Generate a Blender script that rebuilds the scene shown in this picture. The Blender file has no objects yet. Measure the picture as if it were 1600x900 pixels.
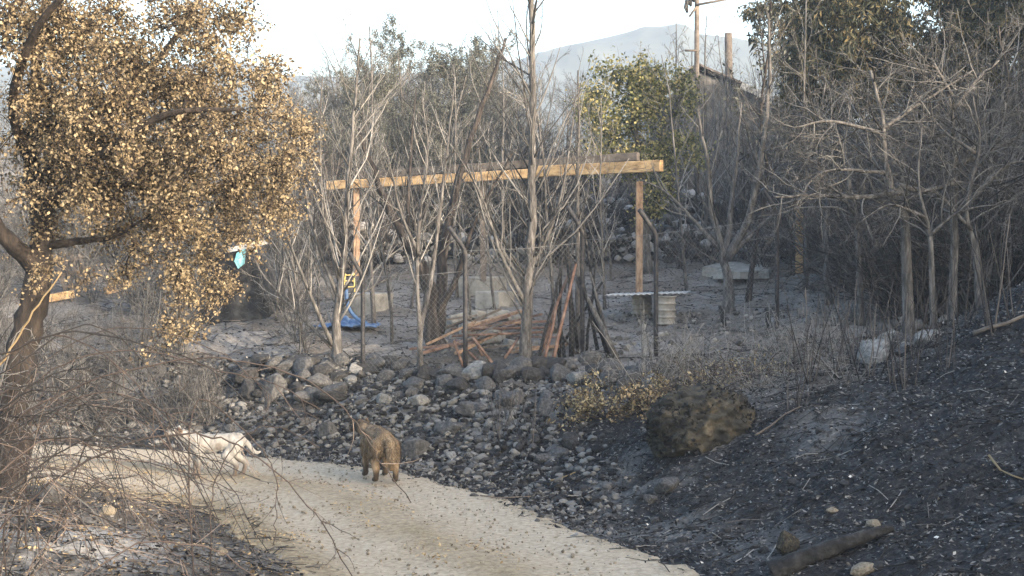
import bpy, math, random
import numpy as np
from mathutils import Vector, Matrix

R = math.radians
rng = np.random.default_rng(11)
rnd = random.Random(5)
S = bpy.context.scene
COL = S.collection

# ------------------------------------------------------------------ camera, sky, sun, exposure
F = 2198.0
PITCH = math.atan(64 / F)
CAMZ = 2.9
cam = bpy.data.cameras.new('camera')
cam.lens = F / 1600 * 36
cam.sensor_width = 36
cam.clip_end = 6000
cam.clip_start = 0.1
co = bpy.data.objects.new('camera', cam)
COL.objects.link(co)
co.location = (0, 0, CAMZ)
co.rotation_euler = (math.pi / 2 - PITCH, 0, 0)
S.camera = co

SUN_EL = 14.0
SUN_DIR = Vector((0.74, -0.67, 0)).normalized() * math.cos(R(SUN_EL)) + Vector((0, 0, math.sin(R(SUN_EL))))
w = bpy.data.worlds.new('World')
S.world = w
w.use_nodes = True
nt = w.node_tree
bg = nt.nodes['Background']
sky = nt.nodes.new('ShaderNodeTexSky')
sky.sky_type = 'NISHITA'
sky.sun_disc = False
sky.sun_elevation = R(SUN_EL)
sky.sun_rotation = math.atan2(SUN_DIR.x, SUN_DIR.y)
sky.air_density = 1.0
sky.dust_density = 3.5
sky.ozone_density = 1.0
nt.links.new(sky.outputs[0], bg.inputs[0])
bg.inputs[1].default_value = 0.15
sl = bpy.data.lights.new('sun', 'SUN')
sl.energy = 2.0
sl.angle = R(0.6)
sl.color = (1.0, 0.84, 0.66)
so = bpy.data.objects.new('sun', sl)
COL.objects.link(so)
so.rotation_euler = SUN_DIR.to_track_quat('Z', 'Y').to_euler()
so.location = (30, -20, 30)
S.view_settings.view_transform = 'Standard'
S.view_settings.look = 'None'
S.view_settings.exposure = 2.5
S.view_settings.gamma = 1
S.view_settings.use_curve_mapping = False
S.cycles.max_bounces = 5
S.cycles.diffuse_bounces = 3
S.cycles.glossy_bounces = 2
S.cycles.transmission_bounces = 3
S.cycles.transparent_max_bounces = 8
S.cycles.volume_bounces = 1
S.cycles.use_denoising = True


def ray(px, py):
    vx, vz = (px - 800) / F, (450 - py) / F
    c, s = math.cos(PITCH), math.sin(PITCH)
    yy = c + s * vz
    return vx / yy, (-s + c * vz) / yy


def P(px, py, Y):
    a, b = ray(px, py)
    return Vector((a * Y, Y, CAMZ + b * Y))


# ------------------------------------------------------------------ noise and terrain
_T = np.random.default_rng(3).random((256, 256))


def vn(x, y, seed=0):
    x = np.asarray(x, float) + seed * 17.3
    y = np.asarray(y, float) + seed * 31.7
    xi, yi = np.floor(x).astype(int), np.floor(y).astype(int)
    fx, fy = x - xi, y - yi
    fx, fy = fx * fx * (3 - 2 * fx), fy * fy * (3 - 2 * fy)
    a = _T[xi % 256, yi % 256]
    b = _T[(xi + 1) % 256, yi % 256]
    c = _T[xi % 256, (yi + 1) % 256]
    d = _T[(xi + 1) % 256, (yi + 1) % 256]
    return (a * (1 - fx) + b * fx) * (1 - fy) + (c * (1 - fx) + d * fx) * fy


def fbm(x, y, o=4, seed=0):
    t, a, s = 0, 0.5, 1.0
    for k in range(o):
        t = t + a * (vn(x * s, y * s, seed + k) - 0.5)
        a *= 0.5
        s *= 2.03
    return t


def sm(a, b, v):
    t = np.clip((v - a) / (b - a), 0, 1)
    return t * t * (3 - 2 * t)


_rc = np.array([(2.2, -40), (2.1, -10), (2.0, 2), (1.9, 5), (1.55, 8), (0.78, 10), (-0.12, 12.3), (-0.95, 14), (-2.0, 16.2), (-3.6, 17.6),
                (-6, 18.7), (-9, 19.2), (-13, 19.6), (-20, 20), (-40, 22)], float)


def catmull(pts, n):
    pts = np.asarray(pts, float)
    p = np.vstack([2 * pts[0] - pts[1], pts, 2 * pts[-1] - pts[-2]])
    out = []
    for i in range(1, len(p) - 2):
        t = np.linspace(0, 1, n, endpoint=False)[:, None]
        a, b, c, d = p[i - 1], p[i], p[i + 1], p[i + 2]
        out.append(0.5 * ((2 * b) + (-a + c) * t + (2 * a - 5 * b + 4 * c - d) * t**2 + (-a + 3 * b - 3 * c + d) * t**3))
    out.append(pts[-1:])
    return np.vstack(out)


RC = catmull(_rc, 14)
_tn = np.gradient(RC, axis=0)
_tn /= np.linalg.norm(_tn, axis=1)[:, None]
RN = np.stack([_tn[:, 1], -_tn[:, 0]], 1)
HW = 1.55


def road_s(x, y):
    """signed distance from the road's middle, positive towards the bank and terrace"""
    x, y = np.atleast_1d(np.asarray(x, float)), np.atleast_1d(np.asarray(y, float))
    out = np.empty(len(x))
    for i in range(0, len(x), 4000):
        dx = x[i:i + 4000, None] - RC[None, :, 0]
        dy = y[i:i + 4000, None] - RC[None, :, 1]
        d2 = dx * dx + dy * dy
        k = d2.argmin(1)
        j = np.arange(len(k))
        sg = dx[j, k] * RN[k, 0] + dy[j, k] * RN[k, 1]
        out[i:i + 4000] = np.sign(sg) * np.sqrt(d2[j, k])
    return out


def HH(x, y, detail=True):
    x, y = np.atleast_1d(np.asarray(x, float)), np.atleast_1d(np.asarray(y, float))
    s = road_s(x, y)
    d = np.abs(s) - HW
    dp = np.maximum(d, 0)
    za = 1.0 * sm(0.5, 3.1, d) + 0.1 * np.clip(d - 2.7, 0, 9) + 0.13 * np.clip(y - 31, 0, 14) + 0.16 * np.clip(y - 45, 0, 26)
    za = za + 0.05 * np.clip(x - 4, 0, 12) * sm(20, 30, y)
    za = za - 8.5 * sm(85, 190, y) - 4 * sm(190, 500, y)
    zb = 0.04 + 0.40 * np.minimum(dp, 7) + 0.30 * np.clip(dp - 7, 0, 3) + 0.52 * np.clip(dp - 10, 0, 12) + 0.12 * np.clip(dp - 22, 0, 20)  # upper hill, out of view, steepened so its shadow reaches the bank
    q = x - 0.9 * (y - 12.5)
    wq = sm(-1.5, 3.5, q)
    right = za * (1 - wq) + zb * wq
    right = right + 2.3 * sm(3.0, 8, x - 0.37 * y) * sm(2, 8, y) * sm(60, 36, y)  # unseen rise beyond the view's right edge, added to shade bank and terrace
    left = 0.10 * sm(0, 1.2, d) + 0.07 * np.clip(d, 0, 6) + 0.9 * sm(8, 3, y) * sm(0, 1.5, d)
    z = np.where(s > 0, right, left)
    if detail:
        k = sm(0.0, 1.2, d)
        far = sm(60, 120, y)
        z = z + k * (0.34 * fbm(x * 0.7, y * 0.7, 3, 1) + 0.22 * fbm(x * 2.3, y * 2.3, 4, 5) * (1 - far) + 0.09 * fbm(x * 6, y * 6, 3, 12) * (1 - far)) + 0.02 * fbm(x * 2, y * 2, 3, 9)
    return z


def H(x, y):
    return float(HH(x, y)[0])


def G(px, py, y0=6.0, y1=90.0):
    """where the ray through a pixel meets the ground"""
    a, b = ray(px, py)
    ys = np.arange(y0, y1, 0.06)
    zz = CAMZ + b * ys
    h = HH(a * ys, ys)
    k = np.argmax(zz < h)
    if not (zz < h).any():
        k = len(ys) - 1
    return Vector((a * ys[k], ys[k], h[k]))


# ------------------------------------------------------------------ object helpers
def raw_mesh(name, verts, faces_flat, sizes, smooth=True):
    me = bpy.data.meshes.new(name)
    verts = np.ascontiguousarray(verts, np.float32)
    me.vertices.add(len(verts))
    me.vertices.foreach_set('co', verts.ravel())
    ff = np.ascontiguousarray(faces_flat, np.int32)
    sz = np.ascontiguousarray(sizes, np.int32)
    me.loops.add(len(ff))
    me.loops.foreach_set('vertex_index', ff)
    me.polygons.add(len(sz))
    st = np.concatenate([[0], np.cumsum(sz)[:-1]]).astype(np.int32)
    me.polygons.foreach_set('loop_start', st)
    me.polygons.foreach_set('loop_total', sz)
    me.polygons.foreach_set('use_smooth', np.full(len(sz), smooth))
    me.update(calc_edges=True)
    me.validate()
    return me


class MB:
    """collects geometry for one mesh object"""

    def __init__(s):
        s.v, s.f, s.z, s.n, s.pl = [], [], [], 0, {}

    def add(s, verts, faces):
        verts = np.asarray(verts, float)
        for f in faces:
            s.f.append(np.asarray(f, int) + s.n)
            s.z.append(len(f))
        s.v.append(verts)
        s.n += len(verts)

    def add_arr(s, verts, quads):
        """quads: m x k array of equal-size faces"""
        quads = np.asarray(quads, int)
        s.f.append((quads + s.n).ravel())
        s.z.extend([quads.shape[1]] * len(quads))
        s.v.append(np.asarray(verts, float))
        s.n += len(verts)

    def tube(s, pts, rad, sides=5):
        s.pl.setdefault((len(pts), sides), []).append((pts, rad))

    def box(s, c, size, rot=None, taper=1.0):
        x, y, z = [q / 2 for q in size]
        v = [Vector((a * x * (taper if e > 0 else 1), b * y * (taper if e > 0 else 1), e * z)) for e in (-1, 1) for a, b in ((-1, -1), (1, -1), (1, 1), (-1, 1))]
        if rot is not None:
            v = [rot @ q for q in v]
        s.add([tuple(q + Vector(c)) for q in v], [(3, 2, 1, 0), (4, 5, 6, 7), (0, 1, 5, 4), (1, 2, 6, 5), (2, 3, 7, 6), (3, 0, 4, 7)])

    def beam(s, a, b, wd, ht, up=Vector((0, 0, 1))):
        a, b = Vector(a), Vector(b)
        d = (b - a)
        L = d.length
        d.normalize()
        sd = d.cross(up)
        if sd.length < 1e-3:
            sd = d.cross(Vector((0, 1, 0)))
        sd.normalize()
        u = sd.cross(d)
        m = Matrix((d, sd, u)).transposed()
        s.box((a + b) / 2, (L, wd, ht), m)

    def _flush(s):
        for (n, k), L in s.pl.items():
            p = np.array([[tuple(q) for q in a] for a, _ in L], float)      # m n 3
            r = np.array([b for _, b in L], float)                          # m n
            t = np.gradient(p, axis=1)
            t /= np.linalg.norm(t, axis=2, keepdims=True) + 1e-9
            ref = np.zeros_like(t)
            ref[..., 0] = 1
            mean = np.abs(t.mean(1))
            pick = mean.argmin(1)
            ref[:] = np.eye(3)[pick][:, None, :]
            u = np.cross(t, ref)
            u /= np.linalg.norm(u, axis=2, keepdims=True) + 1e-9
            vv = np.cross(t, u)
            an = np.arange(k) * 2 * math.pi / k
            ring = p[:, :, None, :] + r[:, :, None, None] * (np.cos(an)[None, None, :, None] * u[:, :, None, :] + np.sin(an)[None, None, :, None] * vv[:, :, None, :])
            m = len(L)
            V = ring.reshape(-1, 3)
            base = (np.arange(m) * n * k)[:, None, None]
            i = np.arange(n - 1)[None, :, None] * k
            j = np.arange(k)[None, None, :]
            j2 = (j + 1) % k
            q = np.stack([base + i + j2, base + i + j, base + i + k + j, base + i + k + j2], -1).reshape(-1, 4)
            s.add_arr(V, q)
            if k > 3:
                caps = np.concatenate([(np.arange(m) * n * k)[:, None] + np.arange(k)[None, :], (np.arange(m) * n * k + (n - 1) * k)[:, None] + np.arange(k)[None, ::-1]])
                s.f.append((caps + s.n - len(V)).ravel())
                s.z.extend([k] * len(caps))
        s.pl = {}

    def mesh(s, name, smooth=True):
        s._flush()
        return raw_mesh(name, np.vstack(s.v), np.concatenate([np.asarray(f).ravel() for f in s.f]), s.z, smooth)

    def build(s, name, mat, parent=None, smooth=True, loc=None):
        me = s.mesh(name, smooth)
        if loc is not None:
            me.transform(Matrix.Translation(-Vector(loc)))
        return obj(name, me, mat, parent, loc if parent is None else None)


def obj(name, me, mat, parent=None, loc=None):
    o = bpy.data.objects.new(name, me)
    COL.objects.link(o)
    if mat is not None and not me.materials:
        me.materials.append(mat)
    if parent is not None:
        o.parent = parent
    if loc is not None:
        o.location = loc
    return o


def tag(o, label=None, cat=None, group=None, kind=None):
    if label:
        o['label'] = label
    if cat:
        o['category'] = cat
    if group:
        o['group'] = group
    if kind:
        o['kind'] = kind
    return o


def thing(name, label, cat, loc=(0, 0, 0), rotz=0, group=None):
    o = bpy.data.objects.new(name, None)
    COL.objects.link(o)
    o.empty_display_size = 0.2
    o.location = loc
    o.rotation_euler = (0, 0, rotz)
    return tag(o, label, cat, group)


KIDS = {}


def dup(root, loc, rotz=0, scale=1.0, label=None, group=None):
    r = root.copy()
    COL.objects.link(r)
    r.location = loc
    r.rotation_euler = (0, 0, rotz)
    r.scale = (scale,) * 3 if not hasattr(scale, '__len__') else scale
    if label:
        r['label'] = label
    if group:
        r['group'] = group
    for ch in list(KIDS.get(root.name, root.children)):
        c = ch.copy()
        COL.objects.link(c)
        c.parent = r
    return r


# ------------------------------------------------------------------ materials
def mat(name, cols, scale=6, rough=0.9, bump=0.3, detail=6, island=None, coord='Object', spec=0.25, stretch=None, trans=0.0):
    m = bpy.data.materials.new(name)
    m.use_nodes = True
    n, l = m.node_tree.nodes, m.node_tree.links
    b = n['Principled BSDF']
    b.inputs['Roughness'].default_value = rough
    b.inputs['Specular IOR Level'].default_value = spec
    tc = n.new('ShaderNodeTexCoord')
    src = tc.outputs[coord]
    if stretch:
        mp = n.new('ShaderNodeMapping')
        mp.inputs['Scale'].default_value = stretch
        l.new(src, mp.inputs[0])
        src = mp.outputs[0]
    nz = n.new('ShaderNodeTexNoise')
    nz.inputs['Scale'].default_value = scale
    nz.inputs['Detail'].default_value = detail
    nz.inputs['Roughness'].default_value = 0.65
    l.new(src, nz.inputs['Vector'])
    cr = n.new('ShaderNodeValToRGB')
    e = cr.color_ramp.elements
    k = len(cols)
    for i, c in enumerate(cols):
        pos = 0.3 + 0.4 * i / (k - 1) if k > 1 else 0.5
        if i < 2:
            el = e[i]
            el.position = pos
        else:
            el = e.new(pos)
        el.color = (*c, 1)
    if k == 1:
        e[1].color = (*cols[0], 1)
    if island:
        g = n.new('ShaderNodeNewGeometry')
        ma = n.new('ShaderNodeMath')
        ma.operation = 'MULTIPLY_ADD'
        ma.inputs[1].default_value = island
        l.new(g.outputs['Random Per Island'], ma.inputs[0])
        mb = n.new('ShaderNodeMath')
        mb.operation = 'MULTIPLY_ADD'
        mb.inputs[1].default_value = 1 - island
        mb.inputs[2].default_value = 0
        l.new(nz.outputs[0], mb.inputs[0])
        l.new(mb.outputs[0], ma.inputs[2])
        l.new(ma.outputs[0], cr.inputs[0])
    else:
        l.new(nz.outputs[0], cr.inputs[0])
    l.new(cr.outputs[0], b.inputs['Base Color'])
    if bump:
        bp = n.new('ShaderNodeBump')
        bp.inputs['Strength'].default_value = bump
        bp.inputs['Distance'].default_value = 0.05
        l.new(nz.outputs[0], bp.inputs['Height'])
        l.new(bp.outputs[0], b.inputs['Normal'])
    if trans:
        tr = n.new('ShaderNodeBsdfTranslucent')
        l.new(cr.outputs[0], tr.inputs[0])
        mx = n.new('ShaderNodeMixShader')
        mx.inputs[0].default_value = trans
        l.new(b.outputs[0], mx.inputs[1])
        l.new(tr.outputs[0], mx.inputs[2])
        l.new(mx.outputs[0], n['Material Output'].inputs[0])
    return m


M = {}
M['bark'] = mat('grey_bark', [(.022, .021, .02), (.085, .08, .076), (.20, .19, .18)], 18, .9, .6, stretch=(1, 1, .25))
M['dark_bark'] = mat('scorched_bark', [(.012, .011, .011), (.035, .03, .028), (.09, .075, .065)], 12, .9, .6, stretch=(1, 1, .25))
M['brown_bark'] = mat('oak_bark', [(.008, .007, .007), (.022, .018, .016), (.06, .047, .038)], 10, .9, .7, stretch=(1, 1, .3))
M['twig'] = mat('grey_twigs', [(.028, .027, .026), (.075, .072, .07), (.155, .15, .143)], 3, .9, 0, island=.6)
M['pale_twig'] = mat('pale_twigs', [(.06, .057, .053), (.15, .143, .134), (.28, .268, .25)], 3, .9, 0, island=.6)
M['dark_twig'] = mat('burnt_twigs', [(.016, .015, .015), (.04, .036, .035), (.12, .105, .095)], 3, .9, 0, island=.7)
M['cane'] = mat('bramble_canes', [(.03, .024, .022), (.08, .062, .054), (.18, .145, .122)], 3, .8, 0, island=.7)
M['straw'] = mat('straw_stem', [(.17, .125, .07), (.32, .25, .14)], 6, .8, 0, island=.6)
M['gold_leaf'] = mat('dry_oak_leaves', [(.07, .053, .038), (.145, .110, .067), (.235, .180, .106), (.33, .268, .172)], 1.2, .7, 0, island=.6, trans=.25)
M['green_leaf'] = mat('yellow_green_leaves', [(.055, .065, .025), (.15, .155, .058), (.29, .27, .105), (.38, .325, .15)], 1.2, .7, 0, island=.6, trans=.25)
M['olive_leaf'] = mat('grey_green_leaves', [(.04, .042, .034), (.085, .088, .07), (.15, .153, .125)], 1.2, .7, 0, island=.6, trans=.2)
M['needle'] = mat('dark_foliage', [(.018, .024, .016), (.04, .046, .028), (.085, .08, .045), (.16, .125, .06)], .7, .7, 0, island=.45, trans=.2)
M['bush_leaf'] = mat('dried_bush_leaves', [(.08, .06, .035), (.22, .17, .09), (.38, .32, .19)], 2, .8, 0, island=.7, trans=.15)
M['rock'] = mat('grey_rock', [(.022, .022, .024), (.065, .065, .066), (.135, .132, .128)], 5, .9, .5)
M['pale_rock'] = mat('ash_grey_rock', [(.07, .07, .07), (.17, .168, .16), (.29, .285, .27)], 5, .9, .5)
M['dark_rock'] = mat('sooty_rock', [(.010, .010, .011), (.028, .028, .029), (.07, .069, .068)], 5, .9, .5)
M['tan_rock'] = mat('tan_rock', [(.08, .068, .052), (.18, .155, .118), (.27, .235, .185)], 5, .9, .5)
M['concrete'] = mat('concrete', [(.13, .125, .11), (.26, .25, .225), (.36, .345, .31)], 5, .9, .3)
M['timber'] = mat('sawn_timber', [(.13, .085, .05), (.36, .23, .115), (.52, .35, .18), (.60, .43, .24)], 2.2, .75, .25, stretch=(.5, 3, 5), detail=9)
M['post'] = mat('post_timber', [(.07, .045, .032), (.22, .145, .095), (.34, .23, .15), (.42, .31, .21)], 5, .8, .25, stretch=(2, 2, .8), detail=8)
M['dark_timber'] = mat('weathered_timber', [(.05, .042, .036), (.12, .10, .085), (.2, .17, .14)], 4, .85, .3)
M['charred'] = mat('charred_wood', [(.006, .006, .006), (.017, .0165, .0165), (.05, .048, .046)], 9, .8, .5)
M['steel'] = mat('burnt_steel', [(.012, .012, .014), (.03, .03, .034), (.07, .065, .06)], 10, .6, .2)
M['rust'] = mat('rusty_metal', [(.07, .042, .032), (.16, .095, .07), (.28, .2, .16)], 8, .8, .2)
M['zinc'] = mat('zinc_sheet', [(.24, .24, .235), (.38, .38, .37), (.48, .48, .465)], 6, .6, .15)
M['drum'] = mat('scorched_drum_steel', [(.14, .13, .115), (.30, .275, .235), (.40, .37, .31)], 6, .7, .15)
M['blue'] = mat('blue_plastic', [(.03, .06, .12), (.06, .12, .24), (.17, .24, .34)], 6, .5, .2)
M['turq'] = mat('turquoise_plastic', [(.08, .28, .33), (.2, .45, .5)], 6, .5, .1)
M['yellow'] = mat('yellow_paint', [(.55, .42, .12), (.7, .58, .25)], 5, .6, .05)
M['wall'] = mat('old_stone_wall', [(.03, .03, .03), (.085, .082, .08), (.19, .18, .17)], 4, .95, .6)
M['tile'] = mat('old_roof_tiles', [(.05, .042, .04), (.12, .10, .092), (.24, .21, .19)], 6, .9, .4)
M['wire'] = mat('galvanised_wire', [(.12, .12, .12), (.22, .22, .22)], 4, .5, 0)


def ground_mat():
    m = bpy.data.materials.new('burnt_ground')
    m.use_nodes = True
    n, l = m.node_tree.nodes, m.node_tree.links
    b = n['Principled BSDF']
    b.inputs['Roughness'].default_value = .95
    b.inputs['Specular IOR Level'].default_value = .15
    tc = n.new('ShaderNodeTexCoord')

    def noise(s, d=6, r=.65):
        q = n.new('ShaderNodeTexNoise')
        q.inputs['Scale'].default_value = s
        q.inputs['Detail'].default_value = d
        q.inputs['Roughness'].default_value = r
        l.new(tc.outputs['Object'], q.inputs['Vector'])
        return q.outputs[0]

    def ramp(src, st):
        q = n.new('ShaderNodeValToRGB')
        e = q.color_ramp.elements
        for i, (p, c) in enumerate(st):
            el = e[i] if i < 2 else e.new(p)
            el.position = p
            el.color = (*c, 1)
        l.new(src, q.inputs[0])
        return q.outputs[0]

    def mix(f, a, c):
        q = n.new('ShaderNodeMix')
        q.data_type = 'RGBA'
        l.new(f, q.inputs[0])
        l.new(a, q.inputs[6])
        l.new(c, q.inputs[7])
        return q.outputs[2]
    at = n.new('ShaderNodeAttribute')
    at.attribute_name = 'cover'
    sep = n.new('ShaderNodeSeparateColor')
    l.new(at.outputs['Color'], sep.inputs[0])
    n1, n2 = noise(14, 10, .82), noise(1.1, 5)
    burnt = ramp(n1, [(.36, (.008, .008, .009)), (.5, (.026, .026, .028)), (.6, (.065, .063, .062)), (.7, (.19, .185, .18))])
    soil = ramp(n1, [(.32, (.075, .064, .053)), (.5, (.175, .153, .13)), (.66, (.30, .268, .23))])
    ash = ramp(n1, [(.3, (.14, .14, .14)), (.5, (.30, .295, .285)), (.65, (.5, .49, .47))])
    far = ramp(n2, [(.35, (.05, .055, .035)), (.6, (.12, .12, .07))])
    c = mix(sep.outputs[0], burnt, soil)
    c = mix(sep.outputs[1], c, ash)
    c = mix(sep.outputs[2], c, far)
    l.new(c, b.inputs['Base Color'])
    bp = n.new('ShaderNodeBump')
    bp.inputs['Strength'].default_value = .7
    bp.inputs['Distance'].default_value = .05
    l.new(n1, bp.inputs['Height'])
    l.new(bp.outputs[0], b.inputs['Normal'])
    return m


def road_mat():
    m = bpy.data.materials.new('gravel_road')
    m.use_nodes = True
    n, l = m.node_tree.nodes, m.node_tree.links
    b = n['Principled BSDF']
    b.inputs['Roughness'].default_value = .95
    b.inputs['Specular IOR Level'].default_value = .15
    tc = n.new('ShaderNodeTexCoord')
    q = n.new('ShaderNodeTexNoise')
    q.inputs['Scale'].default_value = 16
    q.inputs['Detail'].default_value = 8
    q.inputs['Roughness'].default_value = .75
    l.new(tc.outputs['Object'], q.inputs['Vector'])
    g = n.new('ShaderNodeValToRGB')
    for i, (p, c) in enumerate([(.3, (.20, .165, .122)), (.5, (.36, .305, .23)), (.68, (.49, .425, .33))]):
        el = g.color_ramp.elements[i] if i < 2 else g.color_ramp.elements.new(p)
        el.position = p
        el.color = (*c, 1)
    l.new(q.outputs[0], g.inputs[0])
    d = n.new('ShaderNodeValToRGB')
    for i, (p, c) in enumerate([(.3, (.12, .09, .055)), (.5, (.25, .20, .13)), (.68, (.37, .31, .21))]):
        el = d.color_ramp.elements[i] if i < 2 else d.color_ramp.elements.new(p)
        el.position = p
        el.color = (*c, 1)
    l.new(q.outputs[0], d.inputs[0])
    at = n.new('ShaderNodeAttribute')
    at.attribute_name = 'cover'
    mx = n.new('ShaderNodeMix')
    mx.data_type = 'RGBA'
    l.new(at.outputs['Fac'], mx.inputs[0])
    l.new(g.outputs[0], mx.inputs[6])
    l.new(d.outputs[0], mx.inputs[7])
    l.new(mx.outputs[2], b.inputs['Base Color'])
    bp = n.new('ShaderNodeBump')
    bp.inputs['Strength'].default_value = .5
    bp.inputs['Distance'].default_value = .03
    l.new(q.outputs[0], bp.inputs['Height'])
    l.new(bp.outputs[0], b.inputs['Normal'])
    return m


# ------------------------------------------------------------------ ground, road, mountains
def axis(segs):
    out = []
    for a, b, st in segs:
        out.append(np.arange(a, b, st))
    out.append([segs[-1][1]])
    return np.concatenate(out)


gx = np.concatenate([axis([(-400, -100, 30), (-100, -30, 5), (-30, -12, .6), (-12, 10, .1), (10, 30, .5), (30, 100, 4), (100, 310, 30)])])
gy = np.concatenate([axis([(-20, 6, .8), (6, 11, .25), (11, 24, .07), (24, 36, .16), (36, 90, .7), (90, 200, 5), (200, 760, 40)])])
X, Y = np.meshgrid(gx, gy)
fx, fy = X.ravel(), Y.ravel()
near = (np.abs(fx) < 60) & (fy < 130)
gz = np.empty(len(fx))
gz[near] = HH(fx[near], fy[near])
gz[~near] = HH(fx[~near], fy[~near])
gs = road_s(fx, fy)
gd = np.abs(gs) - HW
gz = gz - 0.035 * sm(-.05, -.35, gd)
nx_, ny_ = len(gx), len(gy)
idx = np.arange(nx_ * ny_).reshape(ny_, nx_)
quads = np.stack([idx[:-1, :-1], idx[:-1, 1:], idx[1:, 1:], idx[1:, :-1]], -1).reshape(-1, 4)
gm = raw_mesh('ground', np.stack([fx, fy, gz], 1), quads.ravel(), np.full(len(quads), 4))
q_ = fx - 0.9 * (fy - 12.5)
hill = sm(-1.5, 2.0, q_)
soil = np.where(gs > 0, sm(2.6, 4.2, gd + 1.5 * fbm(fx * .8, fy * .8, 3, 20)) * (1 - hill) * .75, .30 * sm(2.4, .2, gd) + .1)
soil = np.maximum(soil, np.where((gs > 0), .0, .8 * sm(.5, .0, gd + .5 * fbm(fx * 2, fy * 2, 3, 3))))
ash = sm(.10, .30, fbm(fx * .55, fy * .55, 4, 30)) * .5
ash = np.maximum(ash, sm(2.2, .8, np.hypot(fx + 4.2, (fy - 12.5) * 1.3)) * sm(-.25, .05, fbm(fx * 1.6, fy * 1.6, 3, 33)) * (gs < 0))
ash = np.where((gs > 0) & (hill < .3), np.maximum(ash, .35 * sm(.4, 1.2, gd) * sm(-.1, .2, fbm(fx * 1.4, fy * 1.4, 3, 35))), ash * (1 - .55 * hill))
ash = ash * (1 - sm(60, 120, fy))
farm = sm(70, 130, fy)
ca = gm.color_attributes.new('cover', 'FLOAT_COLOR', 'POINT')
ca.data.foreach_set('color', np.stack([soil, ash, farm, np.ones_like(ash)], 1).astype(np.float32).ravel())
ground = obj('ground', gm, ground_mat())
tag(ground, 'burnt black ground with grey ash patches', None, None, 'structure')

rc = catmull(_rc[2:14], 90)
tn = np.gradient(rc, axis=0)
tn /= np.linalg.norm(tn, axis=1)[:, None]
rn = np.stack([tn[:, 1], -tn[:, 0]], 1)
u = np.linspace(-1, 1, 61)
arc = np.concatenate([[0], np.cumsum(np.linalg.norm(np.diff(rc, axis=0), axis=1))])
wob_r = HW + .12 + .5 * fbm(arc * .9, arc * 0 + 3.3, 4, 2) + .2 * fbm(arc * 5, arc * 0 + 1.3, 4, 6)
wob_l = HW + .12 + .6 * fbm(arc * .9, arc * 0 + 8.1, 4, 4) + .4 * fbm(arc * 5, arc * 0 + 2.3, 4, 7) + .55 * sm(-2.2, -4.5, rc[:, 0])
off = np.where(u[None, :] > 0, u[None, :] * wob_r[:, None], u[None, :] * wob_l[:, None])
rx = rc[:, 0:1] + rn[:, 0:1] * off
ry = rc[:, 1:2] + rn[:, 1:2] * off
rz = HH(rx.ravel(), ry.ravel()).reshape(rx.shape)
rz = rz + .02 * sm(-1.2, -1.7, off)
rz = rz + .012 + .03 * np.exp(-(off / .35)**2) - .02 * np.exp(-((np.abs(off) - .8) / .3)**2) - .07 * sm(.9, 1.0, np.abs(u))[None, :]
idx = np.arange(rx.size).reshape(rx.shape)
quads = np.stack([idx[:-1, :-1], idx[:-1, 1:], idx[1:, 1:], idx[1:, :-1]], -1).reshape(-1, 4)
rm = raw_mesh('road', np.stack([rx.ravel(), ry.ravel(), rz.ravel()], 1), quads.ravel(), np.full(len(quads), 4))
cv = np.exp(-(off / .38)**2) * .9 + sm(-.95, -1.35, off) * 1.0 + .5 * sm(1.3, 1.6, off)
cv = np.clip(cv + .9 * fbm(rx * 1.7, ry * 1.7, 4, 40) * (cv > .02), 0, 1)
ca = rm.color_attributes.new('cover', 'FLOAT_COLOR', 'POINT')
cc = np.stack([cv, cv, cv, np.ones_like(cv)], -1).astype(np.float32)
ca.data.foreach_set('color', cc.ravel())
road = obj('road', rm, road_mat())
tag(road, 'pale gravel track curving past the burnt bank', None, None, 'structure')

# far mountains
prof = np.array([(-500, 150), (-200, 120), (100, 100), (250, 112), (340, 92), (390, 100), (430, 118), (560, 122), (700, 112), (800, 96), (880, 72), (940, 60), (985, 50), (1000, 46), (1030, 46), (1048, 41),
                 (1062, 37), (1075, 42), (1090, 54), (1130, 60), (1190, 66), (1250, 74), (1330, 86), (1450, 104), (1650, 124), (2000, 150)], float)
px_ = np.arange(-480, 1990, 5.0)
py_ = np.interp(px_, prof[:, 0], prof[:, 1])
py_ = np.convolve(np.pad(py_, 2, 'edge'), [.15, .2, .3, .2, .15], 'valid')
crest = np.array([tuple(P(a, b, 640)) for a, b in zip(px_, py_)])
t = np.linspace(0, 1, 60)
V = []
for j, tt in enumerate(t):
    yy = 430 + 266 * tt
    hgt = sm(0, 1, np.minimum(tt / .79, 1)) if tt <= .79 else 1 - .5 * (tt - .79) / .21
    fall = np.clip(1 - abs(tt - .79) / .79, 0, 1)
    xs = crest[:, 0] * (yy / 640)
    nn = fbm(xs * .03, yy * .03 + xs * 0, 5, 50) * 36 * (1 - fall**3) * min(1, tt * 4)
    V.append(np.stack([xs, np.full_like(xs, yy), -14 + (crest[:, 2] + 14) * hgt + nn], 1))
V = np.vstack(V)
n2 = len(px_)
idx = np.arange(len(V)).reshape(60, n2)
quads = np.stack([idx[:-1, :-1], idx[:-1, 1:], idx[1:, 1:], idx[1:, :-1]], -1).reshape(-1, 4)
mm = raw_mesh('mountain', V, quads.ravel(), np.full(len(quads), 4))
M['mount'] = mat('mountain_rock_and_scrub', [(.02, .024, .02), (.045, .05, .042), (.08, .082, .074)], .05, .95, 0)
tag(obj('mountain', mm, M['mount']), 'pale blue mountain ridge with a small summit', None, None, 'structure')

# ------------------------------------------------------------------ plants
def unit(v):
    return v.normalized() if v.length > 1e-6 else Vector((0, 0, 1))


def rvec():
    return Vector((rnd.gauss(0, 1), rnd.gauss(0, 1), rnd.gauss(0, 1)))


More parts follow.
